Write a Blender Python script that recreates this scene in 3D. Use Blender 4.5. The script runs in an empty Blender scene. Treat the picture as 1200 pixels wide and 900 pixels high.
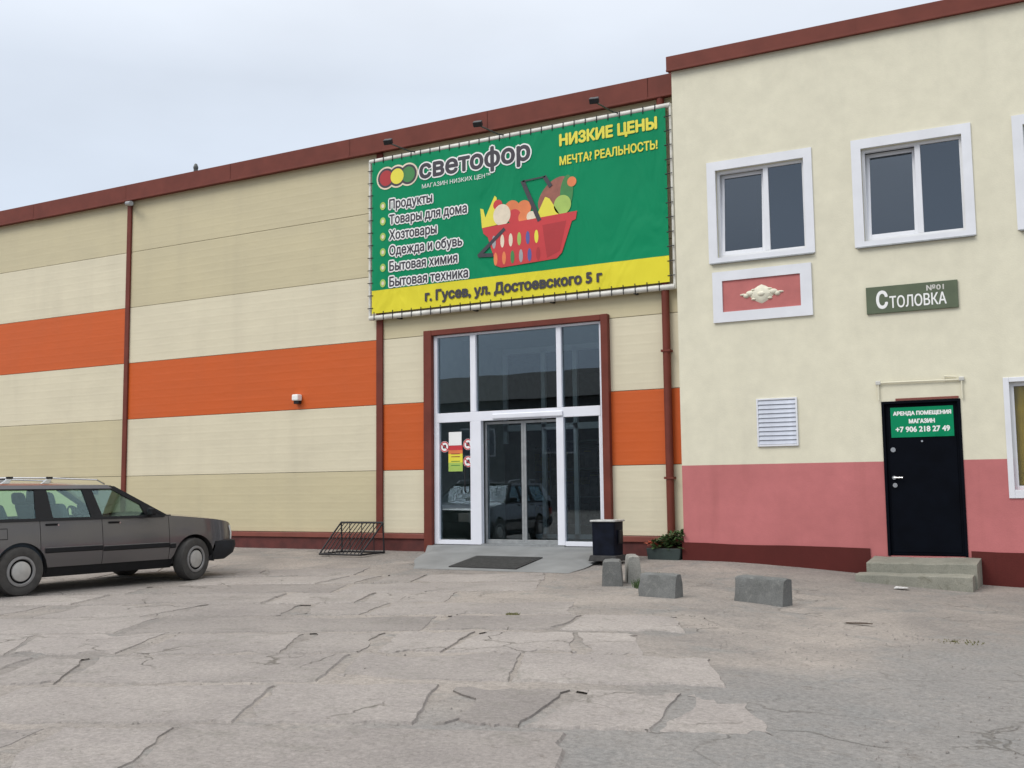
import bpy, bmesh, math, random
from mathutils import Vector, Matrix, noise
from mathutils.geometry import tessellate_polygon, delaunay_2d_cdt
random.seed(11)
S = bpy.context.scene
COL = S.collection

# ------------------------------------------------------------------ camera
cam = bpy.data.cameras.new("camera"); co = bpy.data.objects.new("camera", cam); COL.objects.link(co)
S.camera = co
CF, CP, CR, CY = 1246.179, 0.0974293, -0.0116708, 0.4972346
cam.sensor_fit = 'HORIZONTAL'; cam.sensor_width = 36.0; cam.lens = CF / 1200 * 36
cam.clip_start = 0.1; cam.clip_end = 3000
EYE = Vector((0, -15.9, 1.09))
def cam_axis(x, y):          # direction (image x right, y up, unit forward) in world axes
    c, s = math.cos(CR), math.sin(CR); x, y, w = c*x - s*y, s*x + c*y, 1.0
    return x, y, w
def to_world(x, y, w):
    c, s = math.cos(CR), math.sin(CR); x, y = c*x - s*y, s*x + c*y
    c, s = math.cos(CP), math.sin(CP); f, u = c*w - s*y, s*w + c*y
    return Vector((x*math.cos(CY) - f*math.sin(CY), x*math.sin(CY) + f*math.cos(CY), u))
ax = to_world(1, 0, 0); ay = to_world(0, 1, 0); az = -to_world(0, 0, 1)
M = Matrix((ax, ay, az)).transposed().to_4x4(); M.translation = EYE
co.matrix_world = M

# ------------------------------------------------------------------ sky, sun, exposure
S.view_settings.view_transform = 'Standard'; S.view_settings.look = 'None'
S.view_settings.exposure = 0.02; S.view_settings.gamma = 1.0
SUN_EL, SUN_AZ = math.radians(46), math.radians(208)     # azimuth clockwise from +Y
W = bpy.data.worlds.new("World"); S.world = W; W.use_nodes = True
nt = W.node_tree; N = nt.nodes; L = nt.links
for n in list(N): N.remove(n)
out = N.new('ShaderNodeOutputWorld'); bg = N.new('ShaderNodeBackground'); bg.inputs['Strength'].default_value = 0.1
sky = N.new('ShaderNodeTexSky'); sky.sky_type = 'NISHITA'; sky.sun_disc = False
sky.sun_elevation = SUN_EL; sky.sun_rotation = SUN_AZ; sky.air_density = 1.0; sky.dust_density = 2.0
tc = N.new('ShaderNodeTexCoord'); sep = N.new('ShaderNodeSeparateXYZ'); L.new(tc.outputs['Generated'], sep.inputs[0])
ramp = N.new('ShaderNodeValToRGB'); L.new(sep.outputs['Z'], ramp.inputs[0])
e = ramp.color_ramp.elements; e[0].position = 0.0; e[0].color = (.50, .585, .72, 1); e[1].position = 1.0; e[1].color = (1.9, 1.9, 1.95, 1)
for pos_, c_ in ((.14, (.68, .77, .90, 1)), (.36, (.64, .70, .79, 1)), (.65, (1.25, 1.28, 1.33, 1))):
    q = e.new(pos_); q.color = c_
cloudgain = N.new('ShaderNodeVectorMath'); cloudgain.operation = 'SCALE'; L.new(ramp.outputs[0], cloudgain.inputs[0]); cloudgain.inputs['Scale'].default_value = 11.4
mp = N.new('ShaderNodeMapping'); mp.inputs['Scale'].default_value = (1.3, 1.3, 3.2); L.new(tc.outputs['Generated'], mp.inputs[0])
nz = N.new('ShaderNodeTexNoise'); nz.inputs['Scale'].default_value = 2.2; nz.inputs['Detail'].default_value = 5; nz.inputs['Roughness'].default_value = .5
L.new(mp.outputs[0], nz.inputs[0])
cr = N.new('ShaderNodeMapRange'); L.new(nz.outputs[0], cr.inputs[0]); cr.inputs[1].default_value = .3; cr.inputs[2].default_value = .7; cr.inputs[3].default_value = .93; cr.inputs[4].default_value = 1.06
cl2 = N.new('ShaderNodeVectorMath'); cl2.operation = 'SCALE'; L.new(cloudgain.outputs[0], cl2.inputs[0]); L.new(cr.outputs[0], cl2.inputs['Scale'])
mx = N.new('ShaderNodeMix'); mx.data_type = 'RGBA'; mx.inputs[0].default_value = .92
L.new(sky.outputs[0], mx.inputs[6]); L.new(cl2.outputs[0], mx.inputs[7])
L.new(mx.outputs[2], bg.inputs['Color']); L.new(bg.outputs[0], out.inputs['Surface'])
sl = bpy.data.lights.new("sun", 'SUN'); sl.energy = 1.5; sl.angle = math.radians(28); sl.color = (1, .965, .91)
so = bpy.data.objects.new("sun", sl); COL.objects.link(so)
sd = Vector((math.sin(SUN_AZ)*math.cos(SUN_EL), math.cos(SUN_AZ)*math.cos(SUN_EL), math.sin(SUN_EL)))
so.rotation_euler = sd.to_track_quat('Z', 'Y').to_euler()

# ------------------------------------------------------------------ materials
MATS = {}
def newmat(name):
    m = bpy.data.materials.new(name); m.use_nodes = True; MATS[name] = m
    b = m.node_tree.nodes['Principled BSDF']; return m, m.node_tree.nodes, m.node_tree.links, b
def coords(n, l, scale=(1, 1, 1), kind='Object'):
    t = n.new('ShaderNodeTexCoord'); mpn = n.new('ShaderNodeMapping'); mpn.inputs['Scale'].default_value = scale
    l.new(t.outputs[kind], mpn.inputs[0]); return mpn.outputs[0]
def noise_n(n, l, vec, scale, detail=4, rough=.55, dist=0):
    t = n.new('ShaderNodeTexNoise'); t.inputs['Scale'].default_value = scale; t.inputs['Detail'].default_value = detail
    t.inputs['Roughness'].default_value = rough; t.inputs['Distortion'].default_value = dist
    l.new(vec, t.inputs[0]); return t.outputs[0]
def mrange(n, l, v, a, b, c, d):
    t = n.new('ShaderNodeMapRange'); l.new(v, t.inputs[0])
    for i, x in enumerate((a, b, c, d)): t.inputs[i+1].default_value = x
    return t.outputs[0]
def mixc(n, l, fac, c1, c2, mode='MIX'):
    t = n.new('ShaderNodeMix'); t.data_type = 'RGBA'; t.blend_type = mode
    if isinstance(fac, (int, float)): t.inputs[0].default_value = fac
    else: l.new(fac, t.inputs[0])
    for i, c in ((6, c1), (7, c2)):
        if isinstance(c, tuple): t.inputs[i].default_value = (*c[:3], 1)
        else: l.new(c, t.inputs[i])
    return t.outputs[2]
def math_n(n, l, op, a, b=0.0):
    t = n.new('ShaderNodeMath'); t.operation = op
    for i, x in enumerate((a, b)):
        if isinstance(x, (int, float)): t.inputs[i].default_value = x
        else: l.new(x, t.inputs[i])
    return t.outputs[0]
def bump(n, l, b, h, strength=.3, dist=.01):
    t = n.new('ShaderNodeBump'); t.inputs['Strength'].default_value = strength; t.inputs['Distance'].default_value = dist
    l.new(h, t.inputs['Height']); l.new(t.outputs[0], b.inputs['Normal'])
def plain(name, col, rough=.6, metal=0, var=.12, nscale=6, bmp=0.0, spec=.5, coat=0):
    m, n, l, b = newmat(name); v = coords(n, l)
    f = mrange(n, l, noise_n(n, l, v, nscale, 5), .3, .7, 0, 1)
    d = tuple(c*(1-var) for c in col); u = tuple(min(1, c*(1+var)) for c in col)
    l.new(mixc(n, l, f, d, u), b.inputs['Base Color'])
    b.inputs['Roughness'].default_value = rough; b.inputs['Metallic'].default_value = metal
    b.inputs['Specular IOR Level'].default_value = spec; b.inputs['Coat Weight'].default_value = coat
    if bmp: bump(n, l, b, noise_n(n, l, v, nscale*12, 3), bmp, .004)
    return m
def ribbed(name, col, dirt=(.30, .27, .21)):
    m, n, l, b = newmat(name); v = coords(n, l)
    big = mrange(n, l, noise_n(n, l, coords(n, l, (.5, .5, .9)), 1.3, 4), .35, .7, 0, .16)
    streak = mrange(n, l, noise_n(n, l, coords(n, l, (1.6, 1.6, .25)), 1.2, 4), .5, .8, 0, .14)
    hor = mrange(n, l, noise_n(n, l, coords(n, l, (.25, .25, 14)), 1.0, 4), .55, .78, 0, .14)
    c = mixc(n, l, big, col, dirt); c = mixc(n, l, streak, c, dirt); c = mixc(n, l, hor, c, tuple(x*.72 for x in col))
    l.new(c, b.inputs['Base Color']); b.inputs['Roughness'].default_value = .5; b.inputs['Specular IOR Level'].default_value = .35
    w = n.new('ShaderNodeTexWave'); w.wave_type = 'BANDS'; w.bands_direction = 'Z'; w.inputs['Scale'].default_value = 2.0
    w.inputs['Distortion'].default_value = .15; l.new(v, w.inputs[0])
    h = math_n(n, l, 'POWER', w.outputs[1], 6.0)
    dent = math_n(n, l, 'MULTIPLY', noise_n(n, l, coords(n, l, (.8, .8, 2.5)), 1.5, 2), 4.0)
    bump(n, l, b, math_n(n, l, 'ADD', math_n(n, l, 'MULTIPLY', h, .45), dent), .3, .006)
    return m
CREAM = (.66, .60, .44); TAN = (.55, .485, .31); ORANGE = (.55, .098, .014)
ribbed('panel_cream', CREAM); ribbed('panel_tan', TAN); ribbed('panel_orange', ORANGE, (.36, .09, .03))
plain('red_trim', (.145, .034, .022), .6, 0, .14, 3, 0, .25)
plain('red_trim_light', (.20, .055, .038), .5, 0, .12, 3)
plain('plinth_red', (.095, .020, .016), .65, 0, .3, 5, .2)
plain('joint_dark', (.03, .027, .024), .9)
plain('white_alu', (.74, .75, .80), .35, 0, .05, 2)
plain('white_pvc', (.69, .70, .73), .4, 0, .06, 2)
plain('banner_green', (.0, .225, .095), .6, 0, .05, .6, 0, .15)
plain('banner_yellow', (.70, .62, .04), .6, 0, .05, .6, 0, .15)
plain('print_white', (.80, .80, .78), .5, 0, .02)
plain('print_black', (.035, .03, .04), .5, 0, .1)
plain('print_yellow', (.72, .64, .05), .5, 0, .03)
plain('print_red', (.52, .03, .035), .5, 0, .08, 2)
plain('print_red_dark', (.38, .018, .022), .5, 0, .08, 2)
plain('print_darkred', (.22, .018, .02), .5, 0, .08, 2)
plain('print_lime', (.35, .50, .10), .5, 0, .1, 4)
plain('print_leaf', (.04, .20, .05), .5, 0, .2, 4)
plain('print_orange', (.70, .19, .06), .5, 0, .15, 4)
plain('print_ham', (.27, .09, .06), .5, 0, .25, 5)
plain('print_pale', (.72, .62, .47), .5, 0, .12, 6)
plain('print_grey', (.32, .32, .33), .5, 0, .1, 6)
plain('print_blue', (.08, .09, .30), .5, 0, .1, 6)
plain('frame_pipe', (.60, .59, .54), .5, 0, .2, 5)
plain('dark_metal', (.018, .018, .02), .5, .4, .2)
plain('lamp_metal', (.07, .075, .07), .5, .2, .2)
plain('galvanised', (.34, .35, .35), .45, .6, .15, 12)
plain('grille_metal', (.50, .53, .60), .5, 0, .12, 8)
plain('green_sign', (.085, .11, .062), .6, 0, .1, 5)
plain('door_black', (.002, .003, .006), .55, 0, .3, 3, 0, .06)
plain('chrome', (.65, .65, .65), .22, 1, .05)
plain('ornament_cream', (.68, .65, .52), .7, 0, .12, 12, .2)
plain('dado_inset', (.45, .135, .125), .7, 0, .1, 4, .1)
plain('curtain_ochre', (.42, .30, .03), .85, 0, .14, 5)
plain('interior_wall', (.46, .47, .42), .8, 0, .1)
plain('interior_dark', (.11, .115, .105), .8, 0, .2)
plain('interior_floor', (.16, .16, .15), .35, 0, .15, 3)
plain('room_wall', (.16, .17, .20), .9, 0, .1)
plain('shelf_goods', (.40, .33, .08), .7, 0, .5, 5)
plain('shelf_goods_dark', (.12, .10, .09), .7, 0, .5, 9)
plain('bin_navy', (.004, .006, .013), .6, 0, .5, 6, 0, .15)
plain('bin_rim', (.46, .46, .44), .5, .2, .2, 10)
plain('rubber', (.028, .027, .026), .8, 0, .3, 15)
plain('tyre', (.050, .047, .043), .85, 0, .25, 10)
plain('hubcap', (.42, .41, .385), .5, .25, .1, 12)
plain('hubcap_ring', (.23, .225, .22), .5, .3, .1, 12)
plain('black_plastic', (.009, .009, .010), .6, 0, .2, 8, 0, .25)
plain('bumper_plastic', (.016, .017, .020), .6, 0, .2, 5, 0, .3)
plain('seat_cloth', (.055, .07, .085), .9, 0, .15, 20)
plain('headlamp', (.62, .64, .64), .2, 0, .05)
plain('tail_lamp', (.35, .02, .02), .25, 0, .05)
plain('plant_pot', (.030, .045, .042), .6, 0, .2, 8)
plain('soil', (.04, .03, .02), .95)
plain('leaf_green', (.045, .085, .022), .6, 0, .4, 9)
plain('leaf_dry', (.12, .115, .045), .7, 0, .4, 9)
plain('flower_red', (.42, .08, .04), .6, 0, .3, 9)
plain('litter_white', (.6, .6, .58), .6)
plain('twig_brown', (.075, .055, .04), .9, 0, .3)
plain('roof_dark', (.08, .075, .07), .8)
plain('far_wall', (.17, .175, .18), .8, 0, .2, .5)
plain('mat_dark', (.045, .045, .042), .95, 0, .25, 14, .5)
plain('concrete_apron', (.205, .21, .205), .85, 0, .16, 2.2, .3)

for nm_ in ('banner_green', 'banner_yellow'):
    m = MATS[nm_]; n, l = m.node_tree.nodes, m.node_tree.links; b = n['Principled BSDF']
    bump(n, l, b, noise_n(n, l, coords(n, l, (1.2, 1, .5)), 1.1, 3, .5, .8), .55, .16)
# weathered concrete
def concrete(name, a, b2, stain, sc=1.6, bs=.5):
    m, n, l, b = newmat(name); v = coords(n, l)
    f = mrange(n, l, noise_n(n, l, v, sc, 8, .65), .3, .7, 0, 1); c = mixc(n, l, f, a, b2)
    g = mrange(n, l, noise_n(n, l, v, sc*2.7, 6, .6, .8), .55, .72, 0, .65); c = mixc(n, l, g, c, stain)
    h = mrange(n, l, noise_n(n, l, v, 70, 3, .7), .35, .7, .82, 1.12)
    c = mixc(n, l, 1.0, c, h, 'MULTIPLY')
    l.new(c, b.inputs['Base Color']); b.inputs['Roughness'].default_value = .9; b.inputs['Specular IOR Level'].default_value = .25
    bump(n, l, b, math_n(n, l, 'ADD', noise_n(n, l, v, 9, 6, .7), math_n(n, l, 'MULTIPLY', noise_n(n, l, v, 60, 4, .7), .35)), bs, .02)
    return m
concrete('step_concrete', (.20, .20, .165), (.30, .29, .24), (.13, .125, .09), 2.5, .4)
concrete('kerb_concrete', (.125, .128, .122), (.175, .178, .172), (.235, .235, .22), 5, .4)
concrete('kerb_concrete_light', (.22, .22, .20), (.32, .31, .28), (.15, .15, .13), 4, .5)

# stucco walls
def stucco(name, col, dirt, amt=.35):
    m, n, l, b = newmat(name); v = coords(n, l)
    f = mrange(n, l, noise_n(n, l, v, .55, 6, .6), .35, .72, 0, amt); c = mixc(n, l, f, col, dirt)
    st = mrange(n, l, noise_n(n, l, coords(n, l, (3.2, 3.2, .3)), 1.0, 5, .6), .56, .78, 0, amt*.9); c = mixc(n, l, st, c, dirt)
    g = mrange(n, l, noise_n(n, l, v, 3.5, 6, .65), .3, .75, .93, 1.06); c = mixc(n, l, 1.0, c, g, 'MULTIPLY')
    l.new(c, b.inputs['Base Color']); b.inputs['Roughness'].default_value = .88; b.inputs['Specular IOR Level'].default_value = .2
    bump(n, l, b, math_n(n, l, 'ADD', noise_n(n, l, v, 45, 4, .6), math_n(n, l, 'MULTIPLY', noise_n(n, l, v, 1.6, 2), 2.5)), .28, .008)
    return m
stucco('stucco_cream', (.70, .665, .52), (.58, .55, .44), .34)
stucco('stucco_pink', (.52, .175, .175), (.40, .135, .13), .7)
stucco('stucco_redbrown', (.105, .021, .018), (.07, .018, .015), .7)

# car paint
m, n, l, b = newmat('car_paint'); v = coords(n, l)
dust = mrange(n, l, noise_n(n, l, v, 2.5, 5), .35, .75, 0, .35)
l.new(mixc(n, l, dust, (.108, .102, .105), (.140, .130, .122)), b.inputs['Base Color'])
b.inputs['Metallic'].default_value = .5; b.inputs['Roughness'].default_value = .34; b.inputs['Coat Weight'].default_value = .9; b.inputs['Coat Roughness'].default_value = .09

def glass(name, tint, refl=1.0, rough=0.0):
    m = bpy.data.materials.new(name); m.use_nodes = True; MATS[name] = m
    n, l = m.node_tree.nodes, m.node_tree.links
    for x in list(n): n.remove(x)
    o = n.new('ShaderNodeOutputMaterial'); t = n.new('ShaderNodeBsdfTransparent'); t.inputs[0].default_value = (*tint, 1)
    g = n.new('ShaderNodeBsdfGlossy'); g.inputs['Roughness'].default_value = rough; g.inputs[0].default_value = (.80, .90, 1, 1)
    fr = n.new('ShaderNodeFresnel'); fr.inputs[0].default_value = 1.52
    f = math_n(n, l, 'MULTIPLY', fr.outputs[0], refl)
    x = n.new('ShaderNodeMixShader'); l.new(f, x.inputs[0]); l.new(t.outputs[0], x.inputs[1]); l.new(g.outputs[0], x.inputs[2])
    v = coords(n, l); bp = n.new('ShaderNodeBump'); bp.inputs['Strength'].default_value = .05; bp.inputs['Distance'].default_value = .02
    l.new(noise_n(n, l, v, 1.1, 1), bp.inputs['Height']); l.new(bp.outputs[0], g.inputs['Normal'])
    l.new(x.outputs[0], o.inputs[0]); return m
glass('glass_shop', (.76, .82, .82), 1.75)
glass('glass_office', (.30, .34, .40), 2.9)
glass('glass_car', (.83, .95, .88), .8)
glass('glass_clear', (.93, .93, .91), .55)

# ground
m, n, l, b = newmat('yard_ground'); v = coords(n, l)
f = mrange(n, l, noise_n(n, l, v, .5, 8, .68, .8), .38, .62, 0, 1)
c = mixc(n, l, f, (.225, .205, .186), (.325, .29, .255))
g = mrange(n, l, noise_n(n, l, v, 1.7, 7, .65, .6), .53, .68, 0, .7); c = mixc(n, l, g, c, (.20, .20, .19))
sx = n.new('ShaderNodeSeparateXYZ'); l.new(v, sx.inputs[0])
lane = math_n(n, l, 'ADD', math_n(n, l, 'MULTIPLY', sx.outputs[0], .55), math_n(n, l, 'MULTIPLY', sx.outputs[1], -.30))
lane = math_n(n, l, 'ADD', lane, math_n(n, l, 'MULTIPLY', noise_n(n, l, v, .6, 5), 2.0))
lf = mrange(n, l, lane, 1.9, 2.5, 0, .7); c = mixc(n, l, lf, c, (.215, .21, .20))
pt_ = mrange(n, l, noise_n(n, l, v, 8, 7, .8, .6), .56, .66, 0, .5); c = mixc(n, l, pt_, c, (.14, .12, .10))
pl_ = mrange(n, l, noise_n(n, l, v, 3.1, 8, .8), .58, .70, 0, .55); c = mixc(n, l, pl_, c, (.36, .325, .29))
st_ = mrange(n, l, noise_n(n, l, v, .33, 5, .6), .58, .68, 0, .35); c = mixc(n, l, st_, c, (.15, .145, .14))
h = mrange(n, l, noise_n(n, l, v, 26, 6, .85), .36, .66, .72, 1.22); c = mixc(n, l, 1.0, c, h, 'MULTIPLY')
vo = n.new('ShaderNodeTexVoronoi'); vo.feature = 'DISTANCE_TO_EDGE'; vo.inputs['Scale'].default_value = 1.1
wob = n.new('ShaderNodeVectorMath'); wob.operation = 'ADD'; l.new(v, wob.inputs[0])
nn = n.new('ShaderNodeTexNoise'); nn.inputs['Scale'].default_value = 2.5; nn.inputs['Detail'].default_value = 5; l.new(v, nn.inputs[0])
sc_ = n.new('ShaderNodeVectorMath'); sc_.operation = 'SCALE'; sc_.inputs['Scale'].default_value = .6; l.new(nn.outputs[1], sc_.inputs[0]); l.new(sc_.outputs[0], wob.inputs[1])
l.new(wob.outputs[0], vo.inputs['Vector'])
ck = mrange(n, l, vo.outputs['Distance'], 0.0, .020, 1, 0)
ckm = math_n(n, l, 'MULTIPLY', ck, mrange(n, l, noise_n(n, l, v, .9, 3), .54, .66, 0, .55))
c = mixc(n, l, ckm, c, (.09, .08, .065))
l.new(c, b.inputs['Base Color']); b.inputs['Roughness'].default_value = .92; b.inputs['Specular IOR Level'].default_value = .2
hh = math_n(n, l, 'SUBTRACT', math_n(n, l, 'ADD', noise_n(n, l, v, 6, 8, .72), math_n(n, l, 'MULTIPLY', noise_n(n, l, v, 55, 4, .7), .3)), ckm)
bump(n, l, b, hh, .8, .03)
# slabs
m, n, l, b = newmat('slab_concrete'); v = coords(n, l, kind='Object')
oi = n.new('ShaderNodeObjectInfo'); off = n.new('ShaderNodeVectorMath'); off.operation = 'ADD'; l.new(v, off.inputs[0])
f = mrange(n, l, noise_n(n, l, v, .8, 8, .65), .32, .68, 0, 1)
c = mixc(n, l, f, (.245, .222, .205), (.325, .295, .268))
g = mrange(n, l, noise_n(n, l, v, 2.6, 8, .78, 1.0), .53, .66, 0, .75); c = mixc(n, l, g, c, (.215, .20, .175))
pt_ = mrange(n, l, noise_n(n, l, v, 9, 6, .8, .6), .58, .66, 0, .55); c = mixc(n, l, pt_, c, (.15, .13, .11))
pl_ = mrange(n, l, noise_n(n, l, v, 4.5, 7, .8), .58, .72, 0, .6); c = mixc(n, l, pl_, c, (.36, .33, .305))
tn = mrange(n, l, oi.outputs['Random'], 0, 1, .84, 1.10); c = mixc(n, l, 1.0, c, tn, 'MULTIPLY')
h = mrange(n, l, noise_n(n, l, v, 30, 6, .85), .36, .66, .74, 1.20); c = mixc(n, l, 1.0, c, h, 'MULTIPLY')
vo = n.new('ShaderNodeTexVoronoi'); vo.feature = 'DISTANCE_TO_EDGE'; vo.inputs['Scale'].default_value = .8
wob = n.new('ShaderNodeVectorMath'); wob.operation = 'ADD'; l.new(v, wob.inputs[0])
nn = n.new('ShaderNodeTexNoise'); nn.inputs['Scale'].default_value = 2.0; nn.inputs['Detail'].default_value = 6; l.new(v, nn.inputs[0])
sc_ = n.new('ShaderNodeVectorMath'); sc_.operation = 'SCALE'; sc_.inputs['Scale'].default_value = .8; l.new(nn.outputs[1], sc_.inputs[0]); l.new(sc_.outputs[0], wob.inputs[1])
l.new(wob.outputs[0], vo.inputs['Vector'])
ck = mrange(n, l, vo.outputs['Distance'], 0.0, .012, 1, 0)
ckm = math_n(n, l, 'MULTIPLY', ck, mrange(n, l, noise_n(n, l, v, .7, 3), .53, .62, 0, .75))
c = mixc(n, l, ckm, c, (.10, .09, .07))
l.new(c, b.inputs['Base Color']); b.inputs['Roughness'].default_value = .9; b.inputs['Specular IOR Level'].default_value = .22
hh = math_n(n, l, 'SUBTRACT', math_n(n, l, 'ADD', noise_n(n, l, v, 7, 8, .7), math_n(n, l, 'MULTIPLY', noise_n(n, l, v, 60, 4, .7), .3)), ckm)
bump(n, l, b, hh, .75, .022)

# ------------------------------------------------------------------ mesh helpers
class MB:
    def __init__(s): s.v = []; s.f = []
    def box(s, x0, x1, y0, y1, z0, z1, M=None):
        b = len(s.v); P = [(x, y, z) for z in (z0, z1) for y in (y0, y1) for x in (x0, x1)]
        if M: P = [tuple(M @ Vector(p)) for p in P]
        s.v += P
        s.f += [tuple(b+i for i in q) for q in ((0, 2, 3, 1), (4, 5, 7, 6), (0, 1, 5, 4), (2, 6, 7, 3), (0, 4, 6, 2), (1, 3, 7, 5))]; return s
    def hexa(s, P):
        b = len(s.v); s.v += [tuple(p) for p in P]
        s.f += [tuple(b+i for i in q) for q in ((0, 2, 3, 1), (4, 5, 7, 6), (0, 1, 5, 4), (2, 6, 7, 3), (0, 4, 6, 2), (1, 3, 7, 5))]; return s
    def quad(s, *P):
        b = len(s.v); s.v += [tuple(p) for p in P]; s.f.append(tuple(range(b, b+len(P)))); return s
    def tube(s, a, c, r, n=8, r2=None, cap=True):
        a, c = Vector(a), Vector(c); r2 = r if r2 is None else r2; d = (c-a).normalized()
        u = d.orthogonal().normalized(); w = d.cross(u); b = len(s.v)
        for P, R in ((a, r), (c, r2)):
            for i in range(n):
                t = 2*math.pi*i/n; s.v.append(tuple(P + R*(math.cos(t)*u + math.sin(t)*w)))
        for i in range(n): s.f.append((b+i, b+(i+1) % n, b+n+(i+1) % n, b+n+i))
        if cap: s.f.append(tuple(b+i for i in range(n))[::-1]); s.f.append(tuple(b+n+i for i in range(n)))
        return s
    def path(s, pts, r, n=6):
        for i in range(len(pts)-1): s.tube(pts[i], pts[i+1], r, n)
        return s
    def lathe(s, prof, n=24, M=None):     # profile (radius, height) about Z
        b = len(s.v); k = len(prof)
        for i in range(n):
            t = 2*math.pi*i/n
            for r, h in prof:
                p = Vector((r*math.cos(t), r*math.sin(t), h)); s.v.append(tuple(M @ p if M else p))
        for i in range(n):
            for j in range(k-1):
                s.f.append((b+i*k+j, b+((i+1) % n)*k+j, b+((i+1) % n)*k+j+1, b+i*k+j+1))
        return s
    def prism(s, poly, f0, f1):           # poly 2D points, f0/f1 map (a,b)->3D for front, back
        n = len(poly); b = len(s.v)
        s.v += [tuple(f0(*p)) for p in poly] + [tuple(f1(*p)) for p in poly]
        tri = tessellate_polygon([[Vector((p[0], p[1], 0)) for p in poly]])
        s.f += [tuple(b+i for i in t) for t in tri] + [tuple(b+n+i for i in t[::-1]) for t in tri]
        s.f += [(b+i, b+(i+1) % n, b+n+(i+1) % n, b+n+i) for i in range(n)]; return s
    def grid(s, P):                       # P[i][j] points
        b = len(s.v); ni, nj = len(P), len(P[0])
        for r in P: s.v += [tuple(p) for p in r]
        for i in range(ni-1):
            for j in range(nj-1): s.f.append((b+i*nj+j, b+(i+1)*nj+j, b+(i+1)*nj+j+1, b+i*nj+j+1))
        return s
def mesh(name, mb):
    me = bpy.data.meshes.new(name); me.from_pydata(mb.v, [], mb.f); me.update()
    bm = bmesh.new(); bm.from_mesh(me); bmesh.ops.recalc_face_normals(bm, faces=bm.faces); bm.to_mesh(me); bm.free(); return me
def obj(name, mb, mat, parent=None, smooth=False, bevel=0, label=None, kind=None):
    me = mesh(name, mb) if isinstance(mb, MB) else mb
    if mat and not me.materials: me.materials.append(MATS[mat])
    if smooth:
        me.polygons.foreach_set('use_smooth', [True]*len(me.polygons))
    o = bpy.data.objects.new(name, me); COL.objects.link(o)
    if smooth:
        try: me.set_sharp_from_angle(angle=math.radians(38))
        except Exception: pass
    if bevel:
        md = o.modifiers.new('bevel', 'BEVEL'); md.width = bevel; md.segments = 2; md.limit_method = 'ANGLE'
    if parent: o.parent = parent
    if label: o['label'] = label
    if kind: o['kind'] = kind
    return o
def empty(name, loc=(0, 0, 0), rz=0):
    o = bpy.data.objects.new(name, None); COL.objects.link(o); o.location = loc; o.rotation_euler = (0, 0, rz); o.empty_display_size = .2; return o
def tag(o, label=None, cat=None, group=None, kind=None):
    for k, v_ in (('label', label), ('category', cat), ('group', group), ('kind', kind)):
        if v_: o[k] = v_
    return o
def box(x0, x1, y0, y1, z0, z1): return MB().box(x0, x1, y0, y1, z0, z1)
def copy_tree(o, parent=None):
    c = o.copy(); COL.objects.link(c)
    if parent: c.parent = parent
    for ch in [q for q in bpy.data.objects if q.parent == o]: copy_tree(ch, c)
    return c
def glyphs(body):
    cu = bpy.data.curves.new('t', 'FONT'); cu.body = body; cu.size = 1; cu.resolution_u = 3; cu.fill_mode = 'NONE' if hasattr(cu, 'fill_mode') else 0
    t = bpy.data.objects.new('t', cu); COL.objects.link(t)
    dg = bpy.context.evaluated_depsgraph_get(); dg.update(); me = bpy.data.meshes.new_from_object(t.evaluated_get(dg)); bpy.data.objects.remove(t)
    pts = [(v_.co.x, v_.co.y) for v_ in me.vertices]; E_ = [tuple(e_.vertices) for e_ in me.edges]; bpy.data.meshes.remove(me)
    vs, es, fs, *_r = delaunay_2d_cdt([Vector(p) for p in pts], E_, [], 0, 1e-5)
    segs = [(pts[a], pts[b_]) for a, b_ in E_]; keep = []
    for f in fs:
        cx, cy = sum(vs[q].x for q in f)/len(f), sum(vs[q].y for q in f)/len(f); wn = 0
        for (ax_, ay_), (bx_, by_) in segs:
            if (ay_ <= cy) != (by_ <= cy):
                X = ax_ + (cy-ay_)/(by_-ay_)*(bx_-ax_)
                if X > cx: wn += 1 if by_ > ay_ else -1
        if wn: keep.append(tuple(f))
    return [Vector((v_.x, v_.y, 0)) for v_ in vs], keep
def text(body, x0, x1, z0, z1, y, mat, name='lettering', parent=None, bold=0.0, depth=.002, shifts=None):
    # flat print: glyph faces laid at depth y; bold > 0 thickens the strokes by that many metres
    V0, F0 = glyphs(body)
    a, b_, c_, d_ = min(v_.x for v_ in V0), max(v_.x for v_ in V0), min(v_.y for v_ in V0), max(v_.y for v_ in V0)
    x0 += bold; x1 -= bold; z0 += bold; z1 -= bold
    P2 = [(x0 + (v_.x-a)/(b_-a)*(x1-x0), z0 + (v_.y-c_)/(d_-c_)*(z1-z0)) for v_ in V0]
    sh = [(0, 0)] + ([(bold*math.cos(q*math.pi/4), bold*math.sin(q*math.pi/4)) for q in range(8)] if bold > 0 else [])
    mb = MB()
    for k, (dx, dz) in enumerate(sh):
        b0 = len(mb.v); mb.v += [(p[0]+dx, y-.00012*(len(sh)-k), p[1]+dz) for p in P2]; mb.f += [tuple(b0+q for q in f) for f in F0]
    me = bpy.data.meshes.new(name); me.from_pydata(mb.v, [], mb.f); me.update()
    return obj(name, me, mat, parent)

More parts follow.
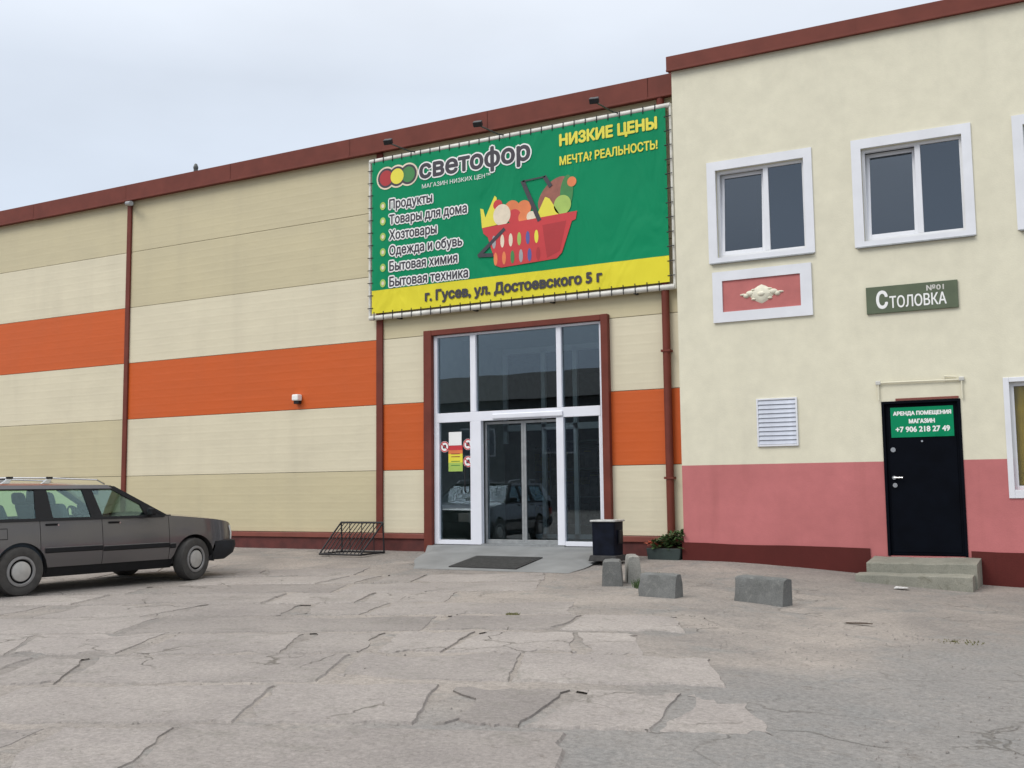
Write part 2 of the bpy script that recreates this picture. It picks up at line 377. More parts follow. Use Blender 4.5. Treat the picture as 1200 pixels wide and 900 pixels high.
# ------------------------------------------------------------------ ground surface
def sstep(a, b, x):
    t = max(0, min(1, (x-a)/(b-a))); return t*t*(3-2*t)
def gz(x, y):
    d = max(0.0, -y)
    a = .2*(1-math.exp(-d/2.0)) + .16*sstep(7, 16, d); r = .30*sstep(-5.9, -.2, x)
    return -math.sqrt(a*a + r*r)
def gzn(x, y):
    low = -.004*sstep(-6.0, -6.6, x-(-y-2.9)*.60) if y < -2.5 else 0
    return gz(x, y) + low + .007*noise.noise(Vector((x*.55, y*.55, 0))) + .005*noise.noise(Vector((x*2.1, y*2.1, 3)))
xs = [-140, -90, -60, -42, -32, -26] + [-23+i*.16 for i in range(160)] + [3, 5, 9, 16, 30, 60, 100]
ys = [-120, -80, -55, -40, -28, -20, -17] + [-15.4+i*.16 for i in range(97)] + [.25, 3, 10, 30, 70, 120]
P = [[(x, y, gzn(x, y)) for y in ys] for x in xs]
gnd = obj('ground', MB().grid(P), 'yard_ground', smooth=True); tag(gnd, 'worn concrete and asphalt yard with cracks and sandy patches', kind='structure')
# old concrete slabs, about 1.1 m by 2.9 m, laid askew to the buildings
rd = Vector((math.cos(math.radians(25)), math.sin(math.radians(25)))); cd = Vector((-rd.y, rd.x)); O2 = Vector((-6.83, -9.56))
def in_yard(p):
    if p.y > -2.9 or p.x < -19 or p.y < -14.6: return False
    lim = -6.3 + (-p.y-2.9)*.60
    return p.x < lim
rs = random.Random(5)
for row in range(-8, 14):
    off = rs.uniform(0, 2.9)
    u = -14 + off
    while u < 14:
        wln = rs.uniform(1.9, 3.0)
        u0, u1 = u, u+wln; u = u1 + rs.uniform(.06, .16) + (rs.uniform(.1, .35) if rs.random() < .25 else 0)
        v0, v1 = row*1.16 + rs.uniform(.02, .07), row*1.16 + 1.16 - rs.uniform(.03, .09)
        dv = rs.uniform(-.04, .04); v0 += dv; v1 += dv + rs.uniform(-.05, .01)
        cc = O2 + rd*(u0+u1)/2 + cd*(v0+v1)/2
        if not in_yard(cc) or rs.random() < .08: continue
        cuts = sorted(u0+wln*rs.uniform(.2, .8) for q in range(rs.choice((0, 1, 1, 2)))); edges_ = [(u0, 0)] + [(k, rs.uniform(-.35, .35)) for k in cuts] + [(u1, 0)]
        for (a0, sh0), (a1, sh1) in zip(edges_, edges_[1:]):
            if a1-a0 < .35: continue
            a0 += .015 if sh0 else 0; a1 -= .015 if sh1 else 0; vm = (v0+v1)/2
            poly = []; nn_ = 24; sd_ = rs.uniform(0, 99); cnt = [0]
            def jit():
                cnt[0] += 1; q_ = noise.noise(Vector((cnt[0]*.45, sd_, 0))); q2 = noise.noise(Vector((cnt[0]*.13, sd_, 9)))
                return .05*abs(q_) + .28*max(0, q2-.12) + abs(rs.gauss(0, .007))
            for i in range(nn_): poly.append((a0+(a1-a0)*i/nn_, v0+abs(jit())))
            for i in range(9): poly.append((a1-abs(jit()), v0+(v1-v0)*i/9))
            for i in range(nn_): poly.append((a1-(a1-a0)*i/nn_, v1-abs(jit())))
            for i in range(9): poly.append((a0+abs(jit()), v1-(v1-v0)*i/9))
            poly = [(a + (sh0+(sh1-sh0)*(a-a0)/(a1-a0))*(b_-vm), b_) for a, b_ in poly]
            ctr = O2 + rd*(a0+a1)/2 + cd*(v0+v1)/2
            z0 = gz(ctr.x, ctr.y); e_ = .5
            gx = (gz(ctr.x+e_, ctr.y)-gz(ctr.x-e_, ctr.y))/(2*e_) + rs.uniform(-.003, .003); gy = (gz(ctr.x, ctr.y+e_)-gz(ctr.x, ctr.y-e_))/(2*e_) + rs.uniform(-.003, .003)
            lift = rs.uniform(.002, .009)
            def top(a, b_):
                p = O2 + rd*a + cd*b_; return (p.x, p.y, z0 + (p.x-ctr.x)*gx + (p.y-ctr.y)*gy + lift)
            def bot(a, b_):
                q = top((a0+a1)/2+(a-(a0+a1)/2)*1.03, (v0+v1)/2+(b_-(v0+v1)/2)*1.08); return (q[0], q[1], q[2]-.032)
            obj('concrete_slab', MB().prism(poly, top, bot), 'slab_concrete', gnd)
# loose gravel in the joints
gv = MB(); rg = random.Random(3)
for i in range(9000):
    x, y = rg.uniform(-14, 1), rg.uniform(-13, -1.2)
    if noise.noise(Vector((x*.8, y*.8, 7))) < .02: continue
    r = rg.uniform(.003, .009) * (1.5 if rg.random() < .05 else 1); z = gzn(x, y)+.004
    b0 = len(gv.v); gv.v += [(x+r*rg.uniform(.6, 1.2), y, z), (x-r, y+r*.7, z), (x-r*.5, y-r, z), (x, y, z+r*1.1)]
    gv.f += [(b0, b0+1, b0+3), (b0+1, b0+2, b0+3), (b0+2, b0, b0+3)]
g_ = obj('gravel', gv, 'slab_concrete'); tag(g_, 'small loose stones scattered over the yard', kind='stuff')

# entrance apron (concrete ramp)
ap = MB(); P = []
outl = [(-10.35, 0.03), (-10.42, -.9), (-9.9, -1.75), (-9.3, -2.05), (-8.2, -2.12), (-6.9, -2.02), (-6.50, -1.75), (-6.75, 0.03)]
def apz(x, y): return .125 - .253*max(0, .03-y)/2.12
rows_ = []
for k in range(13):
    t = k/12; y = .03 - t*2.12; xl = -10.33 + 1.05*t**1.3 + .03*math.sin(t*9); xr = -6.76 + .16*t + .02*math.sin(t*11)
    rows_.append([(xl+(xr-xl)*i/16, y, max(apz(0, y), gz(xl, y)+.004) if 0 < i < 16 else (apz(0, y) if k < 2 else min(apz(0, y), gz(xl, y)+.03*(1-t)+.004))) for i in range(17)])
ap.grid(rows_); ap.quad(*[(p[0], p[1]-.02, p[2]) for p in (rows_[0][0], rows_[0][-1])], (-6.76, .01, -.3), (-10.35, .01, -.3))
tag(obj('entrance_apron', ap, 'concrete_apron', smooth=True), 'grey concrete apron sloping up to the shop doors', kind='structure')

# ------------------------------------------------------------------ warehouse
WH = empty('warehouse_building', (-12, 0, 0)); tag(WH, 'long sheet-panelled shop building in cream, tan and orange bands with red roof edge', 'building')
def wpart(name, mb, mat, **k):
    mb.v = [(a+12, b_, c_) for a, b_, c_ in mb.v]; return obj(name, mb, mat, WH, **k)
shell = MB()
shell.box(-48, -10.3, .09, .16, -.6, 7.5).box(-6.85, -4.2, .09, .16, -.6, 7.5).box(-10.3, -6.85, .09, .16, 3.86, 7.5)
shell.box(-48, -47.8, .16, 30, -.6, 7.5).box(-48, -4.2, 30, 30.2, -.6, 7.5)
wpart('wall', shell, 'joint_dark')
wpart('roof', MB().box(-48.1, -5.45, .1, 30.2, 7.52, 7.6), 'roof_dark')
lev = [.31, 1.43, 2.63, 3.83, 5.03, 6.24, 7.40]
def bay(x0, x1, cols):
    for i, c_ in enumerate(cols):
        segs = [(x0, x1)]
        if x0 > -11.5 and x1 < -5.7:
            if i < 3: segs = [(x0, -10.30), (-6.88, x1)]
        for a, b_ in segs:
            wpart('wall_panel', MB().box(a+.004, b_-.004, -.0, .085, lev[i]+.004, lev[i+1]-.004), 'panel_'+c_, bevel=.004)
bay(-41.4, -31.2, ['tan', 'cream', 'tan', 'orange', 'cream', 'tan'])
bay(-31.2, -24.6, ['tan', 'tan', 'cream', 'orange', 'cream', 'tan'])
bay(-24.6, -17.97, ['tan', 'tan', 'cream', 'orange', 'cream', 'tan'])
bay(-17.97, -11.37, ['tan', 'cream', 'orange', 'cream', 'tan', 'tan'])
bay(-11.37, -5.80, ['cream', 'orange', 'cream', 'tan', 'tan', 'tan'])
bay(-5.80, -4.3, ['cream', 'orange', 'cream', 'tan', 'tan', 'tan'])
for xc, w in ((-31.2, .06), (-24.6, .06), (-17.97, .06), (-11.37, .07)):
    wpart('flashing_strip', MB().box(xc-w, xc+w, -.045, -.001, .30, 7.34), 'red_trim', bevel=.01)
dp = MB().tube((-5.80, -.075, .05), (-5.80, -.075, 7.34), .062, 14)
for z in (1.2, 3.2, 5.2): dp.box(-5.875, -5.725, -.145, -.002, z, z+.035)
wpart('downpipe', dp, 'red_trim', smooth=True)
# roof-edge flashing, in lengths with lapped joints
x = -48
rf = random.Random(4)
while x < -5.46:
    x2 = min(x+3.0, -5.46); dz = rf.uniform(-.012, .006)
    b_ = MB().box(x, x2+(.02 if x2 < -5.5 else 0), -.13, .12, 7.36+dz, 7.70)
    b_.box(x, x2, -.15, -.10, 7.34+dz, 7.375+dz)
    wpart('roof_flashing', b_, 'red_trim', bevel=.006); x = x2
for a, b2 in ((-48, -10.37), (-6.82, -4.3)):
    wpart('plinth_ledge', MB().box(a, b2, -.07, .085, .215, .305), 'red_trim_light', bevel=.008)
    wpart('plinth', MB().box(a, b2, -.035, .085, -.6, .212), 'plinth_red')
# entrance portal
pf = MB().box(-10.37, -10.205, -.10, .14, -.1, 3.90).box(-6.925, -6.80, -.10, .14, -.1, 3.90).box(-10.203, -6.927, -.10, .14, 3.805, 3.898)
wpart('portal_frame', pf, 'red_trim', bevel=.006)
eg = MB()
Y0, Y1 = -.02, .07
eg.box(-10.20, -10.135, Y0, Y1, .13, 3.80).box(-6.985, -6.93, Y0, Y1, .13, 3.80)
eg.box(-10.134, -6.986, Y0, Y1, 3.765, 3.802)
for xm, w in ((-9.39, .055), (-7.725, .045)): eg.box(xm-w, xm+w, Y0-.005, Y1, 2.415, 3.764)
eg.box(-10.134, -6.986, Y0-.003, Y1, 2.25, 2.414)
eg.box(-9.43, -9.24, Y0-.006, Y1, .13, 2.249).box(-7.79, -7.66, Y0-.006, Y1, .13, 2.249)
eg.box(-10.134, -9.431, Y0, Y1, .13, .205).box(-7.659, -6.986, Y0, Y1, .13, .205)
eg.box(-10.134, -10.10, Y0+.002, Y1, .205, 2.249).box(-7.02, -6.986, Y0+.002, Y1, .205, 2.249).box(-9.46, -9.431, Y0+.002, Y1, .205, 2.249)
shopf = wpart('shopfront_frame', eg, 'white_alu', bevel=.004)
tr = MB().box(-9.6, -7.5, -.075, Y0-.004, 2.235, 2.40); obj('door_track', MB().box(-9.0+12, -7.66+12, -.055, Y0-.006, 2.27, 2.36), 'white_alu', shopf, bevel=.02)
def pane(x0, x1, z0, z1, y=.03):
    return obj('glass_pane', MB().box(x0+12, x1+12, y, y+.008, z0, z1), 'glass_shop', shopf)
for a, b2 in ((-10.134, -9.446), (-9.335, -7.771), (-7.68, -6.986)): pane(a, b2, 2.415, 3.764)
pane(-10.10, -9.46, .205, 2.249); pane(-7.659, -7.02, .205, 2.249)
def leaf(x0, x1, y, name='sliding_door'):
    w = .045
    f_ = MB().box(x0, x0+w, y, y+.045, .15, 2.235).box(x1-w, x1, y, y+.045, .15, 2.235).box(x0+w, x1-w, y, y+.045, 2.19, 2.235).box(x0+w, x1-w, y, y+.045, .15, .215)
    d = wpart(name, f_, 'galvanised', bevel=.003)
    obj('glass_pane', MB().box(x0+w+12, x1-w+12, y+.018, y+.026, .215, 2.19), 'glass_shop', d)
leaf(-9.238, -8.475, .10); leaf(-8.473, -7.792, .10)
wpart('door_sill', MB().box(-9.24, -7.66, -.05, .16, .11, .148), 'galvanised')
# vestibule and shop interior
vi = MB().box(-10.3, -10.2, .17, 2.6, .1, 4.0).box(-6.93, -6.83, .17, 2.6, .1, 4.0).box(-10.2, -6.93, .17, 2.6, 3.84, 4.0)
wpart('vestibule_wall', vi, 'interior_wall')
wpart('floor', MB().box(-14, -5.2, .161, 14, -.05, .118), 'interior_floor')
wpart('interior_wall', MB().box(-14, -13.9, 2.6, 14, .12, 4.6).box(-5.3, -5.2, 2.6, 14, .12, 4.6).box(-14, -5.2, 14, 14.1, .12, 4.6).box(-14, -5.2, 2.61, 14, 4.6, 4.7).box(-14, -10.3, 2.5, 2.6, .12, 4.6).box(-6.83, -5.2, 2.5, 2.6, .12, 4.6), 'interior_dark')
iv = MB()
for a in (-10.15, -9.3, -8.62, -8.05, -7.35, -6.95): iv.box(a-.045, a+.045, 2.5, 2.56, .12, 3.8)
iv.box(-10.2, -6.93, 2.5, 2.56, 2.2, 2.32).box(-10.2, -6.93, 2.5, 2.56, .12, .20).box(-10.2, -6.93, 2.5, 2.56, 3.72, 3.83)
wpart('inner_door_frame', iv, 'white_alu')
cb = MB().box(-9.95, -9.45, 1.2, 2.4, .12, 1.9)
wpart('interior_cabinet', cb, 'interior_dark')
hb = MB().path([(-9.55, .0, 1.02), (-9.55, -.05, 1.05), (-9.55, -.05, 1.45), (-9.55, .0, 1.48)], .012); wpart('door_handle', hb, 'dark_metal', smooth=True)
hb = MB().path([(-7.35, 2.48, 1.0), (-7.35, 2.43, 1.03), (-7.35, 2.43, 1.5), (-7.35, 2.48, 1.53)], .015); wpart('door_handle', hb, 'chrome', smooth=True)
# things standing inside the shop
def shelf(x, y, w, lab, gm):
    r_ = empty('store_shelf', (x, y, .118)); tag(r_, lab, 'shelf')
    f_ = MB()
    for a in (-w/2, w/2-.04): f_.box(a, a+.04, -.25, .25, 0, 2.0)
    for z in (.15, .75, 1.35, 1.95): f_.box(-w/2, w/2, -.25, .25, z, z+.03)
    obj('shelf_rack', f_, 'galvanised', r_)
    rr = random.Random(int(x*100)); g = MB()
    for z in (.18, .78, 1.38):
        a = -w/2+.05
        while a < w/2-.15:
            q = rr.uniform(.12, .26); g.box(a, a+q-.01, -.22, .2, z, z+rr.uniform(.2, .5)); a += q
    obj('packed_goods', g, gm, r_, kind='stuff')
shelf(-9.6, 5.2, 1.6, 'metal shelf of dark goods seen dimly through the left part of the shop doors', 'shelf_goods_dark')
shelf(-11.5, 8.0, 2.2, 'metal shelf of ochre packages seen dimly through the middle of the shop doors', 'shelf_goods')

# ---- things on the warehouse wall
LT = []
def wlamp():
    o = empty('wall_lamp', (-13.27, -.0, 2.84)); tag(o, 'small white box lamp fixed to the orange panel of the warehouse', 'lamp')
    obj('lamp_shade', MB().box(-.075, .075, -.14, -.004, -.045, .075), 'print_white', o, bevel=.02)
    obj('lamp_socket', MB().box(-.06, .06, -.10, -.004, -.105, -.046), 'dark_metal', o, bevel=.01)
wlamp()
cm = empty('security_camera', (-17.9, -.05, 7.27)); tag(cm, 'small grey camera bracket at the roof edge above the left wall joint', 'camera')
obj('bracket', MB().box(-.05, .05, -.10, .0, -.03, .05), 'galvanised', cm, bevel=.008)
obj('camera_body', MB().tube((.0, -.12, .0), (.24, -.22, -.05), .05, 12), 'galvanised', cm, smooth=True)
rp = empty('roof_vent_post', (-16.33, .25, 7.6)); tag(rp, 'short dark post standing up behind the warehouse roof edge', 'post')
obj('post', MB().tube((0, 0, -.05), (0, 0, .30), .045, 10), 'lamp_metal', rp, smooth=True)
obj('cap', MB().lathe([(.0, .42), (.03, .40), (.055, .33), (.05, .30), (0, .29)], 12), 'lamp_metal', rp, smooth=True)

# banner
BX0, BX1, BZ0, BZ1 = -11.52, -5.615, 4.19, 7.195
BN = empty('banner_sign', (-8.57, -.1, 4.2)); tag(BN, 'large green and yellow printed shop banner laced to a pale frame above the entrance', 'banner')
def bpart(name, mb, mat, **k):
    mb.v = [(a+8.57, b_+.1, c_-4.2) for a, b_, c_ in mb.v]; return obj(name, mb, mat, BN, **k)
def btext(body, x0, x1, z0, z1, mat, halo=None, bold=.0, lay=.004, hb=.05):
    if halo: text(body, x0-hb+8.57, x1+hb+8.57, z0-hb-4.2, z1+hb-4.2, -.0645, halo, 'lettering_outline', BN, bold=bold+hb)
    return text(body, x0+8.57, x1+8.57, z0-4.2, z1-4.2, -.0675, mat, 'lettering', BN, bold=bold)
for a, b_, c_, d_, r_ in ((BX0, BX1, BZ1-.02, BZ1-.02, .042), (BX0, BX1, BZ0+.035, BZ0+.035, .046), (BX0, BX0, BZ0, BZ1, .028), (BX1, BX1, BZ0, BZ1, .028)):
    bpart('frame_tube', MB().tube((a, -.12, c_), (b_, -.12, d_), r_, 12), 'frame_pipe', smooth=True)
st = MB()
for x in (-10.9, -9.3, -7.8, -6.3):
    for z in (4.19, 7.19): st.box(x-.02, x+.02, -.13, .0, z-.02, z+.02)
bpart('frame_bracket', st, 'dark_metal')
sx0, sx1, sz0, sz1 = -11.455, -5.69, 4.30, 7.135
def sheet(z0, z1, nm, mat):
    P = []; nx, nz_ = 40, 8
    for i in range(nx+1):
        x = sx0+(sx1-sx0)*i/nx
        P.append([(x, -.155+.004*math.sin(x*9)*(1 if z in (z0,) else .3), z) for z in [z0+(z1-z0)*j/nz_ for j in range(nz_+1)]])
    bpart(nm, MB().grid(P), mat, smooth=True)
sheet(4.725, sz1, 'printed_sheet', 'banner_green'); sheet(sz0, 4.725, 'address_band', 'banner_yellow')
lc = MB(); x = sx0+.05
while x < sx1: lc.tube((x, -.158, sz0+.03), (x+.01, -.17, BZ0-.02), .008, 5); lc.tube((x, -.158, sz1-.03), (x+.01, -.17, BZ1+.02), .008, 5); x += .205
z = sz0+.1
while z < sz1: lc.tube((sx0+.03, -.158, z), (BX0-.02, -.17, z), .008, 5); lc.tube((sx1-.03, -.158, z), (BX1+.02, -.17, z), .008, 5); z += .235
bpart('lacing_cord', lc, 'dark_metal', kind='stuff')
def disc(x, z, rx, rz, nm, mat, lay, rot=0, n=28):
    c_, s_ = math.cos(rot), math.sin(rot); y = -.161 - lay*.0012
    poly = [(x + rx*math.cos(t)*c_ - rz*math.sin(t)*s_, z + rx*math.cos(t)*s_ + rz*math.sin(t)*c_) for t in [2*math.pi*i/n for i in range(n)]]
    bpart(nm, MB().prism(poly, lambda a, b_: (a, y-.001, b_), lambda a, b_: (a, y, b_)), mat)
def poly_(pts, nm, mat, lay):
    y = -.161 - lay*.0012
    bpart(nm, MB().prism(pts, lambda a, b_: (a, y-.001, b_), lambda a, b_: (a, y, b_)), mat)
def strip(pts, w, nm, mat, lay):
    for i in range(len(pts)-1):
        a, b_ = Vector(pts[i]), Vector(pts[i+1]); d = (b_-a).normalized(); nn2 = Vector((-d.y, d.x))*w/2; a = a-d*w*.3; b_ = b_+d*w*.3
        poly_([tuple(a+nn2), tuple(a-nn2), tuple(b_-nn2), tuple(b_+nn2)], nm, mat, lay+i*.2)
for i, x in enumerate((-11.13, -10.885, -10.64)): disc(x, 6.80, .215, .215, 'logo_outline', 'print_pale', 0+i*.1)
for i, x in enumerate((-11.13, -10.885, -10.64)): disc(x, 6.80, .185, .185, 'logo_rim', 'print_black', 1+i*.1)
for i, (x, m_) in enumerate(((-11.13, 'print_red_dark'), (-10.64, 'print_leaf'), (-10.885, 'print_yellow'))): disc(x, 6.80, .145, .145, 'logo_light', m_, 2+i*.2)
btext('светофор', -10.40, -8.13, 6.575, 7.03, 'print_black', 'print_white', .016, hb=.026)
btext('МАГАЗИН НИЗКИХ ЦЕН™', -10.34, -8.92, 6.47, 6.565, 'print_white', None, .0)
items = [('Продукты', -10.12), ('Товары для дома', -9.40), ('Хозтовары', -10.03), ('Одежда и обувь', -9.50), ('Бытовая химия', -9.60), ('Бытовая техника', -9.385)]
for i, (t_, xr) in enumerate(items):
    zc = 6.295 - i*.2885
    disc(-11.205, zc-.01, .062, .075, 'bullet', 'print_lime', 1); disc(-11.205, zc-.01, .03, .036, 'bullet_centre', 'print_pale', 2)
    desc = .045 if any(ch in t_ for ch in 'рудц') else 0
    btext(t_, -11.06, xr, zc-.095-desc, zc+.095, 'print_black', 'print_white', .006, hb=.024)
btext('НИЗКИЕ ЦЕНЫ', -7.58, -5.83, 6.765, 7.02, 'print_yellow', None, .013)
btext('МЕЧТА? РЕАЛЬНОСТЬ!', -7.58, -5.83, 6.475, 6.635, 'print_yellow', None, .006)
btext('г. Гусев, ул. Достоевского 5 г', -10.29, -6.84, 4.365, 4.615, 'print_black', None, .012)
# basket picture
disc(-7.70, 6.00, .36, .21, 'ham_picture', 'print_ham', 1, .75)
disc(-7.46, 6.0, .12, .30, 'herb_picture', 'print_leaf', 2, -.1)
disc(-7.36, 6.17, .085, .085, 'tomato_picture', 'print_orange', 3); disc(-7.54, 5.80, .16, .165, 'melon_picture', 'print_lime', 4)
poly_([(-9.10, 5.60), (-9.13, 5.95), (-9.07, 5.93), (-9.03, 5.78), (-8.90, 6.03), (-8.84, 6.14), (-8.80, 6.1), (-8.80, 5.62)], 'banana_picture', 'print_yellow', 1)
for k, (x, z, r, m_) in enumerate(((-8.78, 5.97, .09, 'print_red'), (-8.50, 5.86, .15, 'print_orange'), (-8.27, 5.84, .14, 'print_orange'), (-8.46, 5.72, .13, 'print_red'), (-8.26, 5.68, .12, 'print_orange'), (-8.13, 5.68, .09, 'print_pale'))): disc(x, z, r, r, 'fruit_picture', m_, 2+k*.2)
disc(-8.70, 5.78, .17, .19, 'cauliflower_picture', 'print_pale', 4)
poly_([(-8.08, 5.58), (-7.86, 5.98), (-7.78, 5.94), (-7.58, 5.62)], 'cheese_picture', 'print_yellow', 4)
poly_([(-9.09, 5.60), (-9.07, 5.50), (-8.98, 5.42), (-8.82, 4.90), (-8.72, 4.86), (-7.66, 4.90), (-7.56, 4.99), (-7.37, 5.50), (-7.30, 5.52), (-7.27, 5.66)], 'basket_picture', 'print_red', 5)
poly_([(-7.92, 5.50), (-7.47, 5.52), (-7.60, 5.02), (-7.84, 4.93)], 'basket_side_picture', 'print_red_dark', 6)
sm = ['print_grey', 'print_pale', 'print_pale', 'print_lime', 'print_blue', 'print_yellow', 'print_orange', 'print_orange', 'print_leaf', 'print_grey', 'print_blue', 'print_red_dark']
for r in range(2):
    for k in range(6): disc(-8.86+.165*k+(.03 if r else 0), 5.32-.30*r, .038, .115, 'basket_slot_picture', sm[r*6+k], 7, 0, 14)
strip([(-7.98, 5.60), (-8.28, 6.30)], .075, 'basket_handle_picture', 'print_black', 8)
strip([(-8.28, 6.31), (-7.86, 6.33)], .025, 'basket_handle_picture', 'print_black', 8)
strip([(-7.86, 6.32), (-7.76, 6.16)], .07, 'basket_handle_picture', 'print_black', 8)
strip([(-8.66, 5.52), (-9.16, 5.12), (-8.90, 5.10)], .065, 'basket_handle_picture', 'print_black', 8)

# floodlights over the banner
def flood(x, lab):
    o = empty('floodlight', (x, -.15, 7.2)); tag(o, lab, 'floodlight', 'floodlights along the top of the banner')
    obj('arm', MB().path([(0, 0, 0), (-.03, -.12, -.02), (-.12, -.62, .0)], .013), 'lamp_metal', o, smooth=True)
    hd = MB().box(-.075, .075, -.05, .05, -.045, .045)
    h = obj('lamp_head', hd, 'dark_metal', o, bevel=.012); h.location = (-.13, -.66, .02); h.rotation_euler = (math.radians(35), 0, .2)
    g2 = obj('lamp_glass', MB().box(-.06, .06, .051, .056, -.035, .035), 'hubcap', h)
flood(-10.50, 'leftmost small floodlight on an arm over the banner, above the traffic light logo')
flood(-8.66, 'middle small floodlight on an arm over the banner')
flood(-6.51, 'rightmost small floodlight on an arm over the banner, above the yellow slogan')

# notices on the left glass
def notice(name, lab, x0, x1, z0, z1, bands):
    o = empty(name, ((x0+x1)/2, .028, z0)); tag(o, lab, 'poster')
    w = (x1-x0)/2; H = z1-z0
    for k, (a, b_, m_) in enumerate(bands): obj('paper', MB().box(-w, w, -.004, -.002, H*a, H*b_-.0005), m_, o)
    return o
notice('paper_notice', 'blank white paper sheet on the left glass of the shop entrance', -9.92, -9.66, 1.845, 2.08, [(0, 1, 'print_white')])
o = notice('opening_notice', 'red, yellow and green striped notice under the white sheet on the left glass', -9.93, -9.64, 1.39, 1.842, [(0, .34, 'print_lime'), (.34, .68, 'print_yellow'), (.68, .82, 'print_orange'), (.82, 1, 'print_red')])
for z in (.10, .17, .25, .30): obj('print_line', MB().box(-.09, .09, -.006, -.0045, z, z+.012), 'print_darkred' if z > .2 else 'print_leaf', o)
def ring(x, z, lab):
    o = empty('prohibition_sticker', (x, .028, z)); tag(o, lab, 'sticker', 'round prohibition stickers on the left glass')
    Mx = Matrix.Rotation(math.radians(90), 4, 'X')
    obj('disc', MB().lathe([(0, .003), (.098, .003), (.098, .001), (0, .001)], 28, Mx), 'print_white', o)
    obj('red_ring', MB().lathe([(.074, .004), (.094, .004), (.094, .0032), (.074, .0032)], 28, Mx), 'print_red', o)
    obj('red_bar', MB().box(-.08, .08, -.0056, -.0046, -.009, .009, Matrix.Rotation(math.radians(40), 4, 'Y')), 'print_red', o)
    obj('pictogram', MB().box(-.035, .035, -.0044, -.0036, -.03, .012).box(-.012, .03, -.0044, -.0036, .012, .036), 'print_black', o)
ring(-10.01, 1.825, 'round prohibition sticker left of the white paper sheet')
ring(-9.53, 1.855, 'round prohibition sticker right of the white paper sheet, upper of two')
ring(-9.53, 1.555, 'round prohibition sticker beside the striped notice, lower of two')

# ------------------------------------------------------------------ office building (own frame, turned 1 degree)
CX, CYY, RA = -5.521, -.30, math.radians(1.028)
def rthing(name, lab, cat, s=0, z=0, off=0, group=None):
    o = empty(name, (CX + math.cos(RA)*s + math.sin(RA)*off, CYY + math.sin(RA)*s - math.cos(RA)*off, z), RA); return tag(o, lab, cat, group)
OB = rthing('office_building', 'two-storey rendered building, cream above, pink below, with white framed windows and black door', 'building')
def wall_open(s0, s1, z0, z1, ops, depth=.22):
    b = MB(); X = sorted({s0, s1} | {o[0] for o in ops if s0 < o[0] < s1} | {o[1] for o in ops if s0 < o[1] < s1}); Z = sorted({z0, z1} | {o[2] for o in ops if z0 < o[2] < z1} | {o[3] for o in ops if z0 < o[3] < z1})
    for i in range(len(X)-1):
        for j in range(len(Z)-1):
            mx_, mz_ = (X[i]+X[i+1])/2, (Z[j]+Z[j+1])/2
            if any(o[0] < mx_ < o[1] and o[2] < mz_ < o[3] for o in ops): continue
            b.quad((X[i], 0, Z[j]), (X[i+1], 0, Z[j]), (X[i+1], 0, Z[j+1]), (X[i], 0, Z[j+1]))
    for a, c_, d, e_ in ops:
        d2, e2 = max(d, z0), min(e_, z1)
        if d2 >= e2: continue
        b.quad((a, 0, d2), (a, 0, e2), (a, depth, e2), (a, depth, d2)); b.quad((c_, 0, d2), (c_, depth, d2), (c_, depth, e2), (c_, 0, e2))
        if d2 == d: b.quad((a, 0, d), (a, depth, d), (c_, depth, d), (c_, 0, d))
        if e2 == e_: b.quad((a, 0, e_), (c_, 0, e_), (c_, depth, e_), (a, depth, e_))
    return b
SL, TOP, PK = 14.0, 7.64, 1.40
win_up = [(.66, 2.01), (2.825, 4.185), (4.95, 6.31), (7.1, 8.46), (9.25, 10.61)]
ops = [(a, b_, 4.555, 5.93) for a, b_ in win_up] + [(2.955, 3.99, .09, 2.24), (4.60, 6.1, .985, 2.43), (8.3, 9.8, .985, 2.43)]
obj('wall', wall_open(0, SL, PK, TOP, ops), 'stucco_cream', OB)
obj('painted_dado', wall_open(0, SL, -.6, PK, ops), 'stucco_pink', OB)
obj('side_wall', MB().quad((0, 0, -.6), (0, 9, -.6), (0, 9, TOP), (0, 0, TOP)).quad((SL, 0, -.6), (SL, 9, -.6), (SL, 9, TOP), (SL, 0, TOP)).quad((0, 9, -.6), (SL, 9, -.6), (SL, 9, TOP), (0, 9, TOP)), 'stucco_cream', OB)
obj('roof', MB().box(0, SL, 0.001, 9, 7.66, 7.74), 'roof_dark', OB)
pl = MB()
def plz(s): return .232 - .0155*s
def psect(a, b_):
    n_ = max(2, int((b_-a)/.35)); P1, P2 = [], []
    rr = random.Random(int(a*10)+2)
    top_ = [(a+(b_-a)*i/n_, plz(a+(b_-a)*i/n_)+rr.uniform(-.006, .006)) for i in range(n_+1)]
    po = top_ + [(b_, -.6), (a, -.6)]
    pl.prism(po, lambda x_, z_: (x_, -.022, z_), lambda x_, z_: (x_, .01, z_))
psect(-.022, 2.72); psect(4.03, SL)
obj('plinth', pl, 'stucco_redbrown', OB)
x = -.06
while x < SL:
    x2 = min(x+2.9, SL+.05)
    obj('parapet_flashing', MB().box(x, x2+.015, -.075, .05, 7.645, 7.875).box(x, x2, -.09, -.05, 7.625, 7.66), 'red_trim', OB, bevel=.006); x = x2
